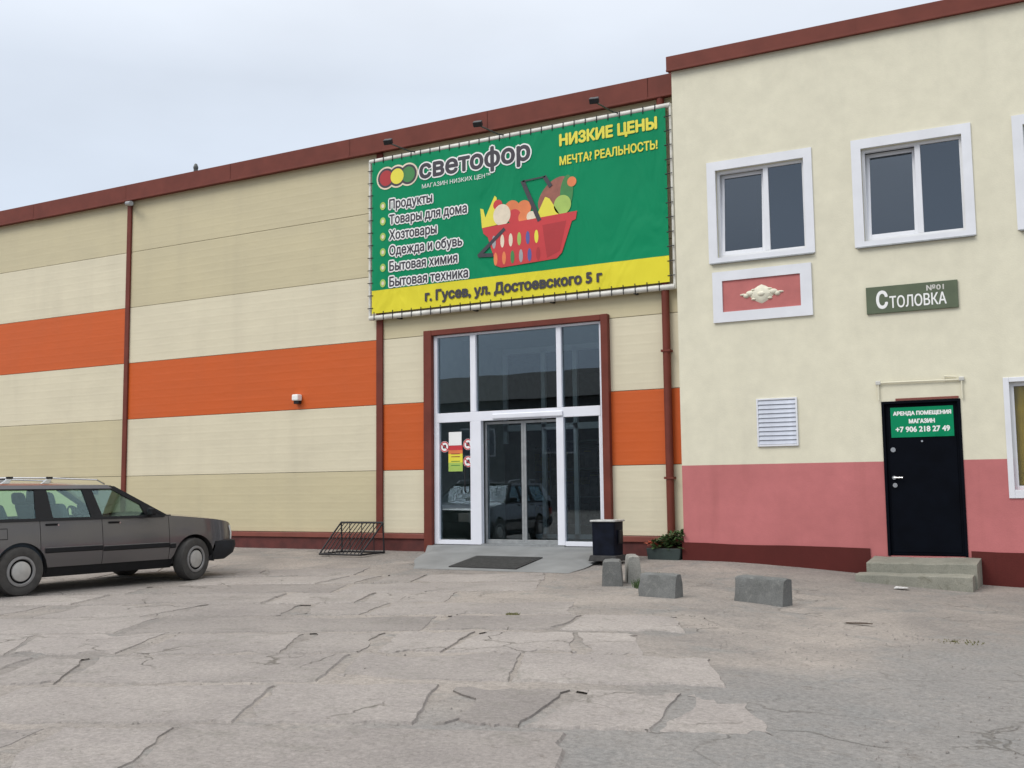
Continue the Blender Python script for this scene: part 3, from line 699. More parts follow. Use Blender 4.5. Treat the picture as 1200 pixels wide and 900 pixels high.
# upper windows
def upper_window(s0, s1, z0=4.555, z1=5.93, tilt=3.2, deep=.10):
    w_ = MB(); t = .13
    w_.box(s0-t, s0+.004, -.022, .01, z0-.075, z1+.135).box(s1-.004, s1+t-.01, -.022, .01, z0-.075, z1+.135).box(s0+.004, s1-.004, -.022, .01, z1-.003, z1+.135).box(s0+.004, s1-.004, -.022, .01, z0-.075, z0+.003)
    wo = obj('window', w_, 'white_pvc', OB)
    f_ = .045; mx_ = s0 + .535*(s1-s0)
    fr = MB().box(s0+.001, s0+f_, deep-.03, deep+.04, z0+.001, z1-.001).box(s1-f_, s1-.001, deep-.03, deep+.04, z0+.001, z1-.001).box(s0+f_, s1-f_, deep-.03, deep+.04, z1-f_, z1-.001).box(s0+f_, s1-f_, deep-.03, deep+.04, z0+.001, z0+f_+.012)
    fr.box(mx_, mx_+.075, deep-.032, deep+.04, z0+f_+.012, z1-f_)
    obj('window_frame', fr, 'white_pvc', wo, bevel=.004)
    obj('fixed_glass', MB().box(mx_+.075, s1-f_, deep, deep+.006, z0+f_+.012, z1-f_), 'glass_office', wo)
    # left sash tilted inward at the top
    a, b_ = s0+f_-.006, mx_+.006; H = z1-z0-2*f_; g = .055
    sash = MB().box(a, a+g, 0, .045, 0, H).box(b_-g, b_, 0, .045, 0, H).box(a+g, b_-g, 0, .045, H-g, H).box(a+g, b_-g, 0, .045, 0, g)
    so_ = obj('sash', sash, 'white_pvc', wo, bevel=.004); so_.location = (0, deep-.02, z0+f_+.012); so_.rotation_euler = (math.radians(-tilt), 0, 0)
    pg = obj('sash_glass', MB().box(a+g, b_-g, .018, .024, g, H-g), 'glass_office', wo); pg.location = so_.location; pg.rotation_euler = so_.rotation_euler
    obj('sill', MB().box(s0-.10, s1+.10, -.055, .008, z0-.095, z0-.077), 'galvanised', wo)
    obj('room', MB().box(s0-.3, s1+.3, .9, .95, z0-.3, z1+.2).quad((s0-.3, .225, z0-.3), (s1+.3, .225, z0-.3), (s1+.3, .9, z0-.3), (s0-.3, .9, z0-.3)).quad((s0-.3, .225, z1+.2), (s1+.3, .225, z1+.2), (s1+.3, .9, z1+.2), (s0-.3, .9, z1+.2)).quad((s0-.3, .225, z0-.3), (s0-.3, .9, z0-.3), (s0-.3, .9, z1+.2), (s0-.3, .225, z1+.2)).quad((s1+.3, .225, z0-.3), (s1+.3, .9, z0-.3), (s1+.3, .9, z1+.2), (s1+.3, .225, z1+.2)), 'room_wall', wo)
for i, (a, b_) in enumerate(win_up): upper_window(a, b_, tilt=(4.6, 5.4, 0.01, 3, .01)[i])
def lower_window(s0, s1, z0, z1):
    wo = obj('window', MB().box(s0-.07, s0+.004, -.02, .01, z0-.11, z1+.06).box(s1-.004, s1+.07, -.02, .01, z0-.11, z1+.06).box(s0+.004, s1-.004, -.02, .01, z1-.003, z1+.06).box(s0+.004, s1-.004, -.02, .01, z0-.11, z0+.003), 'white_pvc', OB, bevel=.005)
    mxx = (s0+s1)/2
    obj('window_frame', MB().box(s0+.001, s0+.055, .06, .12, z0+.001, z1-.001).box(s1-.055, s1-.001, .06, .12, z0+.001, z1-.001).box(s0+.055, s1-.055, .06, .12, z1-.055, z1-.001).box(s0+.055, s1-.055, .06, .12, z0+.001, z0+.055).box(mxx-.04, mxx+.04, .06, .12, z0+.055, z1-.055), 'white_pvc', wo, bevel=.004)
    obj('glass_pane', MB().box(s0+.055, s1-.055, .09, .096, z0+.055, z1-.055), 'glass_clear', wo)
    P = [[(s0+(s1-s0)*i/60, .145+.012*math.sin(i*.9), z) for z in (z0, z1)] for i in range(61)]
    obj('curtain', MB().grid(P), 'curtain_ochre', wo, smooth=True)
for a, b_ in ((4.60, 6.1), (8.3, 9.8)): lower_window(a, b_, .985, 2.43)
# door
dr = obj('door', MB().box(2.995, 3.95, .035, .085, .10, 2.20), 'door_black', OB, bevel=.006)
obj('door_panel', MB().box(3.03, 3.915, .028, .034, .14, 2.16), 'door_black', dr, bevel=.003)
obj('door_frame', MB().box(2.956, 2.994, -.018, .10, .092, 2.238).box(3.951, 3.989, -.018, .10, .092, 2.238).box(2.994, 3.951, -.018, .10, 2.201, 2.238), 'door_black', dr, bevel=.004)
obj('lintel_stain', MB().box(3.15, 3.97, -.012, .0, 2.243, 2.275), 'red_trim_light', dr)
obj('handle', MB().tube((3.085, .03, 1.17), (3.085, -.02, 1.17), .026, 14).tube((3.085, -.02, 1.17), (3.20, -.02, 1.17), .010, 8), 'chrome', dr, smooth=True)
obj('lock', MB().tube((3.09, .03, 1.065), (3.09, .012, 1.065), .032, 14), 'chrome', dr, smooth=True)
obj('lock', MB().tube((3.085, .03, 1.56), (3.085, .012, 1.56), .034, 14), 'chrome', dr, smooth=True)
obj('peephole', MB().tube((3.47, .03, 1.67), (3.47, .018, 1.67), .014, 10), 'chrome', dr, smooth=True)
ds = rthing('door_notice', 'small green sign with white lettering near the top of the black door', 'sign', 3.48, 1.73, -.025)
obj('sign_plate', MB().box(-.41, .41, -.008, .0, 0, .42), 'banner_green', ds)
text('АРЕНДА ПОМЕЩЕНИЯ', -.375, .385, .295, .365, -.009, 'print_white', 'lettering', ds, .004)
text('МАГАЗИН', -.17, .17, .19, .255, -.009, 'print_white', 'lettering', ds, .004)
text('+7 906 218 27 49', -.35, .36, .07, .15, -.009, 'print_white', 'lettering', ds, .004)
# light bracket pipe above door
pb = rthing('pipe_bracket', 'thin cream painted pipe bracket on the wall above the black door', 'bracket', 2.93, 2.26, .0)
obj('pipe', MB().path([(0, -.03, .0), (0, -.03, .245), (1.09, -.03, .235), (1.09, -.03, -.02)], .012), 'stucco_cream', pb, smooth=True)
obj('pipe_branch', MB().path([(.87, -.03, .225), (.87, -.03, .29), (1.03, -.03, .275)], .010), 'stucco_cream', pb, smooth=True)
for x in (0, 1.09): obj('fixing', MB().box(x-.035, x+.035, -.045, 0, .215, .275), 'frame_pipe', pb, bevel=.012)
# canteen sign
cs = rthing('canteen_sign', 'olive green sign board with white lettering between window and black door', 'sign', 3.43, 3.495, .004)
obj('sign_board', MB().box(-.61, .605, -.03, .0, 0, .385), 'green_sign', cs, bevel=.004)
text('С', -.475, -.315, .06, .325, -.031, 'print_white', 'lettering', cs, .010)
text('ТОЛОВКА', -.295, .455, .06, .235, -.031, 'print_white', 'lettering', cs, .003)
text('№01', .20, .43, .265, .345, -.031, 'frame_pipe', 'lettering', cs, .003)
# relief panel
rp_ = rthing('wall_relief', 'white framed pink relief panel with cream ornament below the left upper window', 'ornament', 1.32, 3.555, 0)
w = .745
obj('relief_frame', MB().box(-w, -w+.15, -.035, .0, 0, .78).box(w-.165, w, -.035, .0, 0, .78).box(-w+.15, w-.165, -.035, .0, .635, .78).box(-w+.15, w-.165, -.035, .0, 0, .155), 'white_pvc', rp_)
obj('inset', MB().box(-w+.15, w-.165, -.012, -.001, .155, .635), 'dado_inset', rp_)
orn = MB(); n_ = 16
def dome(cx, cz, rx, rz, h, p=1.0, nn3=20):
    P = []
    for j in range(5):
        r = 1-j/4; hh_ = h*math.sqrt(max(0, 1-r*r)) if j else 0
        P.append([])
        for i in range(nn3+1):
            t = 2*math.pi*i/nn3; c_, s_ = math.cos(t), math.sin(t); k = (abs(c_)**p+abs(s_)**p)**(-1/p)
            P[-1].append((cx+rx*r*k*c_, -.012-hh_, cz+rz*r*k*s_))
    orn.grid(P)
dome(0, .385, .20, .145, .035, 1.25); dome(0, .385, .07, .05, .055, 2)
for sgn in (-1, 1):
    dome(sgn*.17, .405, .07, .045, .035, 2); dome(sgn*.235, .375, .045, .035, .03, 2); dome(sgn*.275, .395, .055, .018, .022, 2); dome(sgn*.12, .455, .04, .018, .028, 2); dome(sgn*.12, .315, .04, .018, .028, 2)
obj('ornament', orn, 'ornament_cream', rp_, smooth=True)
# louvre
lv = rthing('ventilation_grille', 'square grey louvred vent on the cream wall above the pink band', 'vent', 1.485, 1.655, 0)
obj('grille_frame', MB().box(-.30, -.275, -.03, 0, 0, .71).box(.275, .30, -.03, 0, 0, .71).box(-.275, .275, -.03, 0, .685, .71).box(-.275, .275, -.03, 0, 0, .025), 'white_pvc', lv, bevel=.003)
obj('backing', MB().box(-.275, .275, -.006, -.001, .025, .685), 'print_grey', lv)
sl_ = mesh('slat', MB().hexa([(-.274, -.03, 0), (.274, -.03, 0), (-.274, -.024, 0), (.274, -.024, 0), (-.274, -.013, .062), (.274, -.013, .062), (-.274, -.007, .062), (.274, -.007, .062)]))
for k in range(10):
    q = obj('slat', sl_, 'grille_metal', lv); q.location = (0, 0, .03+k*.0655); q.rotation_euler = (0, math.radians(random.uniform(-.6, .6)), 0)

# steps at the black door
st_ = empty('concrete_steps', (-2.05, -.85, -.25)); tag(st_, 'two worn concrete steps in front of the black door', 'steps')
def wob_box(x0, x1, y0, y1, z0, zf, zb, seed, cx=-2.05, cy=-.85, cz=-.25):
    r = random.Random(seed); j = lambda: r.uniform(-.008, .008)
    n_ = 8; P = []
    rows = [(y1, z0), (y1, zb), (y0, zf), (y0-.01, z0)]
    for i in range(n_+1):
        x = x0+(x1-x0)*i/n_
        P.append([(x-cx, yy-cy+j(), zz-cz+(j() if zz != z0 else 0)) for yy, zz in rows])
    b = MB().grid(P)
    for col_ in (P[0], P[-1]): b.quad(*col_)
    return b
obj('step', wob_box(-2.74, -1.37, -.92, -.27, -.5, .035, .085, 1), 'step_concrete', st_, bevel=.012)
obj('step', wob_box(-2.83, -1.40, -1.24, -.93, -.5, -.10, -.085, 2), 'step_concrete', st_, bevel=.012)

# ------------------------------------------------------------------ small things on the ground
mt = empty('doormat', (-8.15, -1.42, 0)); tag(mt, 'dark ribbed doormat lying on the apron before the shop entrance', 'doormat')
mm = MB(); x0, x1, y0, y1 = -8.74, -7.55, -1.90, -1.02
def apq(x, y, d): return (x+8.15, y+1.42, apz(x, y)+d)
mm.hexa([apq(x0, y0, .001), apq(x1, y0-.03, .001), apq(x0-.02, y1, .001), apq(x1-.02, y1, .001), apq(x0, y0, .016), apq(x1, y0-.03, .016), apq(x0-.02, y1, .016), apq(x1-.02, y1, .016)])
obj('mat_base', mm, 'rubber', mt)
mr = MB(); k = y0+.04
while k < y1-.03:
    mr.hexa([apq(x0+.04, k, .014), apq(x1-.05, k, .014), apq(x0+.04, k+.02, .014), apq(x1-.05, k+.02, .014), apq(x0+.04, k, .021), apq(x1-.05, k, .021), apq(x0+.04, k+.02, .021), apq(x1-.05, k+.02, .021)]); k += .04
obj('mat_ribs', mr, 'mat_dark', mt, kind='stuff')

def kerb(x, y, rz, w, d, h, mat, lab, seed, slant=.03, tiltx=0):
    o = empty('concrete_block', (x, y, gz(x, y)-.02), rz); tag(o, lab, 'concrete block', 'loose concrete kerb blocks by the office wall')
    r = random.Random(seed); b = MB(); n_ = 10; P = []
    prof = [(-d/2-slant*.3, 0), (-d/2, h*.35), (-d/2+slant*.6, h*.72), (-d/2+slant*.8, h*.93), (-d/2+slant+.015, h), (0, h+.004), (d/2-slant-.015, h), (d/2-slant*.8, h*.94), (d/2-slant*.4, h*.6), (d/2, 0)]
    for i in range(n_+1):
        xx = -w/2 + w*i/n_ ; e_ = 1 if i in (0, n_) else 0
        P.append([(xx + (r.uniform(-.008, .008) if e_ else 0), yy*(1-.04*e_) + r.uniform(-.0025, .0025), zz*(1-.03*e_) + (r.uniform(-.003, .003) if zz else 0)) for yy, zz in prof])
    b.grid(P)
    for c_ in (P[0], P[-1]):
        b.quad(*c_)
    q = obj('block_body', b, mat, o, smooth=True); q.rotation_euler = (0, tiltx, 0); return o
kerb(-3.30, -4.02, -.24, .60, .22, .31, 'kerb_concrete', 'dark grey concrete block standing alone, nearest to the office steps', 1, .03, .03)
kerb(-4.47, -4.1, -.12, .47, .22, .285, 'kerb_concrete', 'squat grey concrete block with sloped ends between the lone block and the pair', 2, .05)
kerb(-5.50, -3.12, 1.95, .52, .26, .33, 'kerb_concrete', 'grey concrete block pointing at the yard, front one of the pair by the bin', 3, .02)
kerb(-5.38, -2.72, 2.05, .50, .18, .36, 'kerb_concrete_light', 'taller pale concrete block at the back of the pair by the bin', 4, .02)

bn = empty('litter_bin', (-6.52, -.9, .02)); tag(bn, 'dark navy litter bin with pale rim right of the shop entrance', 'bin')
def taper(w0, w1, z0, z1, r=.04, n_=5):
    def ring_(w_, z):
        pts = []
        for cx, cy, a0 in ((1, 1, 0), (-1, 1, 90), (-1, -1, 180), (1, -1, 270)):
            for k in range(n_+1):
                t = math.radians(a0+90*k/n_); pts.append((cx*(w_-r)+r*math.cos(t), cy*(w_-r)+r*math.sin(t), z))
        return pts
    A, B = ring_(w0, z0), ring_(w1, z1); b = MB(); n2 = len(A)
    b.v = A+B; b.f = [(i, (i+1) % n2, n2+(i+1) % n2, n2+i) for i in range(n2)] + [tuple(range(n2)), tuple(range(n2, 2*n2))[::-1]]; return b
obj('bin_body', taper(.182, .188, .045, .545), 'bin_navy', bn, smooth=True)
obj('bin_rim', taper(.212, .210, .546, .572), 'bin_rim', bn, bevel=.006)
obj('bin_base', taper(.235, .215, -.04, .044), 'rubber', bn, bevel=.01)
obj('side_bracket', MB().box(.195, .23, -.06, .06, .22, .42), 'dark_metal', bn, bevel=.008)

# bicycle rack
br = empty('bicycle_rack', (-11.55, -.6, -.05)); tag(br, 'low black metal bicycle rack beside the warehouse wall', 'bicycle rack')
X0, X1 = -.46, .46
obj('base_frame', MB().path([(X0-.03, -.30, .02), (X1-.06, -.30, .02), (X1+.05, .26, .04), (X0+.06, .26, .04), (X0-.03, -.30, .02)], .016), 'dark_metal', br, smooth=True)
obj('top_rail', MB().tube((X0, .28, .555), (X1, .28, .555), .018, 8), 'dark_metal', br, smooth=True)
for x, dx in ((X0, -.03), (X1, -.06)):
    obj('leg', MB().path([(x+dx, -.30, .02), (x-.01, .06, .36), (x, .28, .555)], .016), 'dark_metal', br, smooth=True)
    obj('strut', MB().tube((x+.04, .26, .03), (x, .28, .55), .014, 8), 'dark_metal', br, smooth=True)
bar = mesh('bar', MB().path([(-.03, -.30, .02), (-.035, .02, .32), (.0, .28, .555)], .009, 5))
for k in range(1, 11):
    q = obj('bar', bar, 'dark_metal', br); q.location = (X0+(X1-X0)*k/11, 0, 0)
bar2 = mesh('back_bar', MB().tube((.02, .26, .03), (0, .27, .55), .008, 5))
for k in range(1, 4):
    q = obj('back_bar', bar2, 'dark_metal', br); q.location = (X0+(X1-X0)*(k*2-.5)/7, 0, 0)

# planter in the corner
pt = empty('planter', (-5.84, -.24, -.05)); tag(pt, 'dark trough of leafy plants in the corner between the two buildings', 'planter')
obj('trough', MB().hexa([(-.25, -.11, 0), (.25, -.11, 0), (-.25, .11, 0), (.25, .11, 0), (-.27, -.13, .19), (.29, -.13, .19), (-.27, .13, .19), (.29, .13, .19)]), 'plant_pot', pt, bevel=.008)
obj('soil', MB().box(-.27, .27, -.12, .12, .175, .195), 'soil', pt)
def leaves(n_, bx, rr, base, hgt, size):
    b = MB()
    for i in range(n_):
        x, y = rr.uniform(*bx), rr.uniform(-.14, .13); z = base + hgt(x)*rr.random()**.7
        a, t = rr.uniform(0, 6.28), rr.uniform(-.5, .9); s_ = size*rr.uniform(.6, 1.3)
        d = Vector((math.cos(a)*math.cos(t), math.sin(a)*math.cos(t), math.sin(t))); w_ = d.cross(Vector((0, 0, 1))).normalized()*s_*.35; c_ = Vector((x, y, z))
        b.quad(c_, c_+d*s_*.5+w_, c_+d*s_, c_+d*s_*.5-w_)
    return b
rl = random.Random(9)
obj('foliage', leaves(420, (-.20, .30), rl, .18, lambda x: .07+.25*max(0, (x+.25)/.55), .08), 'leaf_green', pt, kind='stuff')
obj('flowers', leaves(60, (-.30, -.02), rl, .22, lambda x: .06, .06), 'flower_red', pt, kind='stuff')

def tuft(x, y, n_, r0, h, mat, lab, seed):
    rr = random.Random(seed); b = MB()
    for i in range(n_):
        a = rr.uniform(0, 6.28); d = rr.uniform(0, r0); bx_, by_ = d*math.cos(a)*1.5, d*math.sin(a); H = h*rr.uniform(.4, 1); t = rr.uniform(0, 6.28); lean = rr.uniform(.1, .8)*H; w_ = .006
        b.quad((bx_-w_, by_, 0), (bx_+w_, by_, 0), (bx_+lean*math.cos(t)*.5+w_*.7, by_+lean*math.sin(t)*.5, H*.6), (bx_+lean*math.cos(t), by_+lean*math.sin(t), H), (bx_+lean*math.cos(t)*.5-w_*.7, by_+lean*math.sin(t)*.5, H*.6))
    o = obj('grass_tuft', b, mat); o.location = (x, y, gz(x, y)-.005); tag(o, lab, 'grass'); return o
tuft(-4.92, -3.32, 330, .15, .13, 'leaf_green', 'green weeds growing between the concrete blocks', 1)
tuft(-5.45, -2.0, 120, .2, .05, 'leaf_dry', 'thin dry weeds on the ground before the planter', 5)
tuft(-1.18, -5.45, 90, .17, .022, 'leaf_dry', 'flat dry weed patch on the open asphalt right of the blocks', 2)
tuft(-5.27, -6.25, 60, .06, .03, 'leaf_dry', 'tiny brown dead leaves in the middle of the yard', 3)
sk = MB(); rr = random.Random(6)
for i in range(9):
    a, b_ = Vector((rr.uniform(-.13, .06), rr.uniform(-.05, .05), .010)), Vector((rr.uniform(.0, .16), rr.uniform(-.05, .05), .014)); sk.tube(a, b_, .005, 5)
o = obj('twigs', sk, 'twig_brown'); o.location = (-2.1, -4.95, gz(-2.1, -4.95)+.005); tag(o, 'small pile of dark twigs on the yard in front of the steps', 'twigs')
o = obj('paper_scrap', MB().hexa([(-.08, -.05, 0), (.09, -.06, .01), (-.07, .06, .0), (.08, .05, 0), (-.08, -.05, .012), (.09, -.06, .02), (-.07, .06, .02), (.08, .05, .01)]), 'litter_white'); o.location = (-2.2, -1.62, gz(-2.2, -1.62)+.015); tag(o, 'flattened white paper scrap in front of the concrete steps', 'litter')

# ------------------------------------------------------------------ station wagon
HD = math.radians(7.75); fwd = Vector((math.sin(HD), math.cos(HD)))
fr_ = Vector((-11.512, -4.414)); rt = Vector((fwd.y, -fwd.x)); org = fr_ - rt*.87
CAR = empty('station_wagon', (org.x, org.y, -.185), math.pi/2-HD); tag(CAR, 'grey estate car with roof rails parked facing the warehouse', 'car')
WBS, WR = -2.615, .305
def interp(pts, s):
    if s <= pts[0][0]: return pts[0][1]
    for (a, b_), (c_, d) in zip(pts, pts[1:]):
        if s <= c_: return b_+(d-b_)*(s-a)/(c_-a)
    return pts[-1][1]
BELT = [(-3.80, .90), (-3.6, .95), (-2.4, .955), (-1.5, .945), (-.46, .945), (0, .905), (.4, .865), (.68, .825), (.77, .79)]
def halfw(s, z):
    w = .885
    w -= .055*max(0, (z-.56)/.4)**1.5 + .05*max(0, (.50-z)/.25)**1.5
    if s > .1: w -= .20*max(0, (s-.1)/.72)**2.6
    if s < -2.9: w -= .12*((-2.9-s)/.9)**2
    return w
def side(name, s0, s1, zlo, zhi, mat, sg, inset=0, ns=None, nz2=9, parent=None, th=.02):
    ns = ns or max(3, int((s1-s0)/.05)); P = []; Q = []
    for i in range(ns+1):
        s = s0+(s1-s0)*i/ns; a, b_ = zlo(s), zhi(s); P.append([]); Q.append([])
        for j in range(nz2+1):
            z = a+(b_-a)*j/nz2; P[-1].append((s, sg*(halfw(s, z)-inset), z)); Q[-1].append((s, sg*(halfw(s, z)-inset-th), z))
    m_ = MB().grid(P).grid(Q)
    n1 = len(P)*len(P[0]); nj = len(P[0]); ni = len(P)
    for i in range(ni-1):
        for j in (0, nj-1): m_.f.append((i*nj+j, (i+1)*nj+j, n1+(i+1)*nj+j, n1+i*nj+j))
    for j in range(nj-1):
        for i in (0, ni-1): m_.f.append((i*nj+j, i*nj+j+1, n1+i*nj+j+1, n1+i*nj+j))
    return obj(name, m_, mat, parent or CAR, smooth=True)
def arch(cs, base, r=.355):
    return lambda s: max(base, WR+math.sqrt(r*r-(s-cs)**2)) if abs(s-cs) < r else base
belt = lambda s: interp(BELT, s)
G = .004
for sg in (-1, 1):
    side('front_fender', -.43+G, .77, lambda s: max(arch(0, .33)(s), .545 if s > .34 else .33), belt, 'car_paint', sg, ns=30)
    fd = side('front_door', -1.48+G, -.43-G, lambda s: .33, belt, 'car_paint', sg)
    rdv = side('rear_door', -2.36+G, -1.48-G, arch(WBS, .33), belt, 'car_paint', sg, ns=24)
    side('rear_quarter', -3.74, -2.36-G, lambda s: max(arch(WBS, .33)(s), .50 if s < WBS-.34 else .33), belt, 'car_paint', sg, ns=34)
    side('rocker_panel', -2.28, -.36, lambda s: .205, lambda s: .328, 'black_plastic', sg, inset=.012)
    for a, b_, zz in ((-2.30, -1.49, .545), (-1.47, -.44, .53), (-.42, -.33, .515)):
        m_ = MB()
        n_ = 10; P = []
        for i in range(n_+1):
            s = a+(b_-a)*i/n_; y = halfw(s, zz)
            P.append([(s, sg*(y-.002), zz+.032), (s, sg*(y+.012), zz+.026), (s, sg*(y+.014), zz-.024), (s, sg*(y-.002), zz-.034)])
        obj('side_moulding', m_.grid(P), 'black_plastic', CAR)
        obj('moulding_trim', MB().grid([[(q[0][0], sg*(abs(q[0][1])+.004), zz+.030), (q[0][0], sg*(abs(q[0][1])+.006), zz+.040)] for q in P]), 'hubcap_ring', CAR)
    for dpart, sh in ((fd, -1.30), (rdv, -2.20)):
        y = halfw(sh, .87)
        obj('handle_recess', MB().box(sh-.09, sh+.09, *sorted((sg*(y-.01), sg*(y+.002))), .845, .885), 'black_plastic', dpart, bevel=.008)
        obj('handle', MB().box(sh-.085, sh+.075, *sorted((sg*(y+.002), sg*(y+.022))), .87, .888), 'black_plastic', dpart, bevel=.006)
        obj('keyhole', MB().tube((sh+.09, sg*(y-.005), .865), (sh+.09, sg*(y+.006), .865), .012, 10), 'chrome', dpart)
side('fuel_flap', -2.97, -2.80, lambda s: .715, lambda s: .835, 'car_paint', -1, inset=-.004, ns=4, nz2=3, th=.006)
side('fuel_flap_gap', -2.98, -2.79, lambda s: .705, lambda s: .845, 'black_plastic', -1, inset=-.001, ns=4, nz2=3, th=.006)
# inner dark core, floor and wheel wells
for sg in (-1, 1):
    side('body_core', -3.7, .70, lambda s: max(arch(0, .26, .36)(s), arch(WBS, .26, .36)(s), .5 if s > .34 or s < -3.0 else .26), lambda s: belt(s)-.01, 'black_plastic', sg, inset=.028, ns=70, nz2=4)
    for cs in (0, WBS):
        P = []
        for i in range(17):
            t = math.pi*i/16; P.append([(cs-.365*math.cos(t), sg*.86, WR-.05+.415*math.sin(t)), (cs-.365*math.cos(t), sg*.60, WR-.05+.415*math.sin(t))])
        wl_ = MB().grid(P); wl_.prism([(cs-.365*math.cos(math.pi*i/16), WR-.05+.415*math.sin(math.pi*i/16)) for i in range(17)], lambda a, b_: (a, sg*.60, b_), lambda a, b_: (a, sg*.59, b_))
        obj('wheel_well', wl_, 'rubber', CAR)
obj('underbody', MB().box(-3.55, .45, -.58, .58, .20, .30).box(-2.2, -.4, -.80, .80, .22, .29).box(-3.6, .6, -.55, .55, .30, .5), 'black_plastic', CAR)
obj('exhaust_pipe', MB().path([(-.6, .1, .17), (-2.2, .15, .17), (-3.7, .45, .22)], .03, 8), 'galvanised', CAR, smooth=True)
obj('suspension_arm', MB().box(-.12, .12, -.75, .75, .2, .27).box(WBS-.1, WBS+.1, -.75, .75, .2, .27), 'black_plastic', CAR)
# bonnet
P = []
for i in range(13):
    s = -.44+(.75+.44)*i/12; zb = belt(s); yb = halfw(s, zb)-.006; row = []
    for j in range(13):
        t = -1+2*j/12; row.append((s+.06*(1-t*t)*(i/12), t*yb, zb+.002+.05*(1-abs(t)**2.2)*(1-.5*(i/12)**3)))
    P.append(row)
obj('bonnet', MB().grid(P), 'car_paint', CAR, smooth=True)
obj('front_panel', MB().box(.64, .75, -.64, .64, .55, .76), 'black_plastic', CAR, bevel=.02)
obj('grille', MB().box(.75, .82, -.33, .33, .57, .75), 'black_plastic', CAR, bevel=.01)
for sg in (-1, 1):
    obj('headlight', MB().box(.73, .82, *sorted((sg*.345, sg*.60)), .57, .76), 'headlamp', CAR, bevel=.02)
    # corner indicator wrapping round the fender
    P = [[(.87-.125*k/4-.03*(z>.7), sg*(.60+.14*math.sin(math.pi/2*k/4)), z) for z in (.555, .66, .765)] for k in range(5)]
    obj('corner_lamp', MB().grid(P), 'headlamp', CAR, smooth=True)
# bumpers
def bumper(s_mid, s_tip, front):
    P = []
    n_ = 28; sgnf = 1 if front else -1
    for i in range(n_+1):
        t = -1+2*i/n_; a = abs(t)
        if a > .55: k = (a-.55)/.45; y = math.copysign(.72+.135*min(1, k*2.2)**.6, t); s = s_tip-sgnf*(.04+.45*k**1.6) if k > .0 else s_tip
        else: y = t/.55*.72; s = s_tip-sgnf*.04*(a/.55)**2
        lo = .27 if front else .28
        P.append([(s-sgnf*.05, y*.97, .555), (s, y, .545), (s+sgnf*.006, y*1.01, .47), (s-sgnf*.03, y*.995, .36), (s-sgnf*.16, y*.95, lo), (s-sgnf*.22, y*.90, lo)])
    return MB().grid(P)
obj('front_bumper', bumper(.3, .865, True), 'bumper_plastic', CAR, smooth=True)
obj('rear_bumper', bumper(-3.3, -3.86, False), 'bumper_plastic', CAR, smooth=True)
# greenhouse
def gw(z): return .845-.175*((z-.94)/.42)      # half width of glasshouse at height z
def gpoly(name, pts, mat, sg, out=0.0, th=.015, parent=None, smooth=False):
    return obj(name, MB().prism(pts, lambda a, z: (a, sg*(gw(z)+out), z), lambda a, z: (a, sg*(gw(z)+out-th), z)), mat, parent or CAR)
zt = 1.345
for sg in (-1, 1):
    gpoly('windscreen_pillar', [(-.44, .945), (-.56, .945), (-1.30, zt), (-1.34, zt+.02), (-1.20, zt+.02)], 'black_plastic', sg, .004, .03)
    gpoly('door_pillar', [(-1.46, .93), (-1.63, .93), (-1.70, zt), (-1.555, zt)], 'black_plastic', sg, .002, .03)
    gpoly('rear_pillar', [(-2.18, .94), (-2.42, .94), (-2.36, zt), (-2.20, zt)], 'black_plastic', sg, .002, .03)
    gpoly('tailgate_pillar', [(-3.28, .94), (-3.72, .94), (-3.40, zt), (-3.18, zt)], 'car_paint', sg, .004, .03)
    gpoly('window_seal', [(-3.5, .925), (-.50, .925), (-.50, .955), (-3.5, .96)], 'black_plastic', sg, .006, .02)
    gpoly('roof_gutter', [(-3.45, zt-.012), (-1.24, zt-.012), (-1.30, zt+.035), (-3.42, zt+.035)], 'car_paint', sg, .008, .04)
    gpoly('window_top_seal', [(-3.35, zt-.028), (-1.27, zt-.028), (-1.27, zt-.012), (-3.35, zt-.012)], 'black_plastic', sg, .004, .02)
    gpoly('quarter_triangle', [(-.50, .95), (-.80, .95), (-.86, 1.10)], 'black_plastic', sg, .004, .02)
    gpoly('front_door_window', [(-.78, .95), (-1.46, .95), (-1.555, zt-.02), (-1.27, zt-.02), (-.86, 1.10)], 'glass_car', sg, -.008, .004)
    gpoly('rear_door_window', [(-1.63, .95), (-2.18, .95), (-2.20, zt-.02), (-1.70, zt-.02)], 'glass_car', sg, -.008, .004)
    gpoly('rear_quarter_window', [(-2.42, .95), (-3.28, .95), (-3.18, zt-.02), (-2.36, zt-.02)], 'glass_car', sg, -.008, .004)
    mr_ = obj('door_mirror', MB().hexa([(-.80, sg*.86, .95), (-.70, sg*.86, .95), (-.82, sg*1.00, .955), (-.73, sg*1.00, .955), (-.80, sg*.85, 1.06), (-.70, sg*.85, 1.05), (-.82, sg*.99, 1.06), (-.75, sg*.99, 1.05)]), 'black_plastic', CAR, bevel=.02)
    obj('roof_rail', MB().path([(-1.30, sg*.60, 1.395), (-1.42, sg*.60, 1.452), (-2.1, sg*.59, 1.475), (-2.7, sg*.59, 1.475), (-3.2, sg*.60, 1.455), (-3.32, sg*.60, 1.40)], .011, 8), 'chrome', CAR, smooth=True)
    for s_ in (-2.12, -2.66):
        obj('rail_foot', MB().hexa([(s_-.11, sg*.585, 1.40), (s_+.0, sg*.585, 1.40), (s_-.11, sg*.615, 1.40), (s_+.0, sg*.615, 1.40), (s_-.02, sg*.58, 1.468), (s_+.05, sg*.58, 1.468), (s_-.02, sg*.61, 1.468), (s_+.05, sg*.61, 1.468)]), 'chrome', CAR, bevel=.005)
        obj('rail_clamp', MB().box(s_-.03, s_+.05, *sorted((sg*.575, sg*.62)), 1.466, 1.492), 'black_plastic', CAR, bevel=.006)
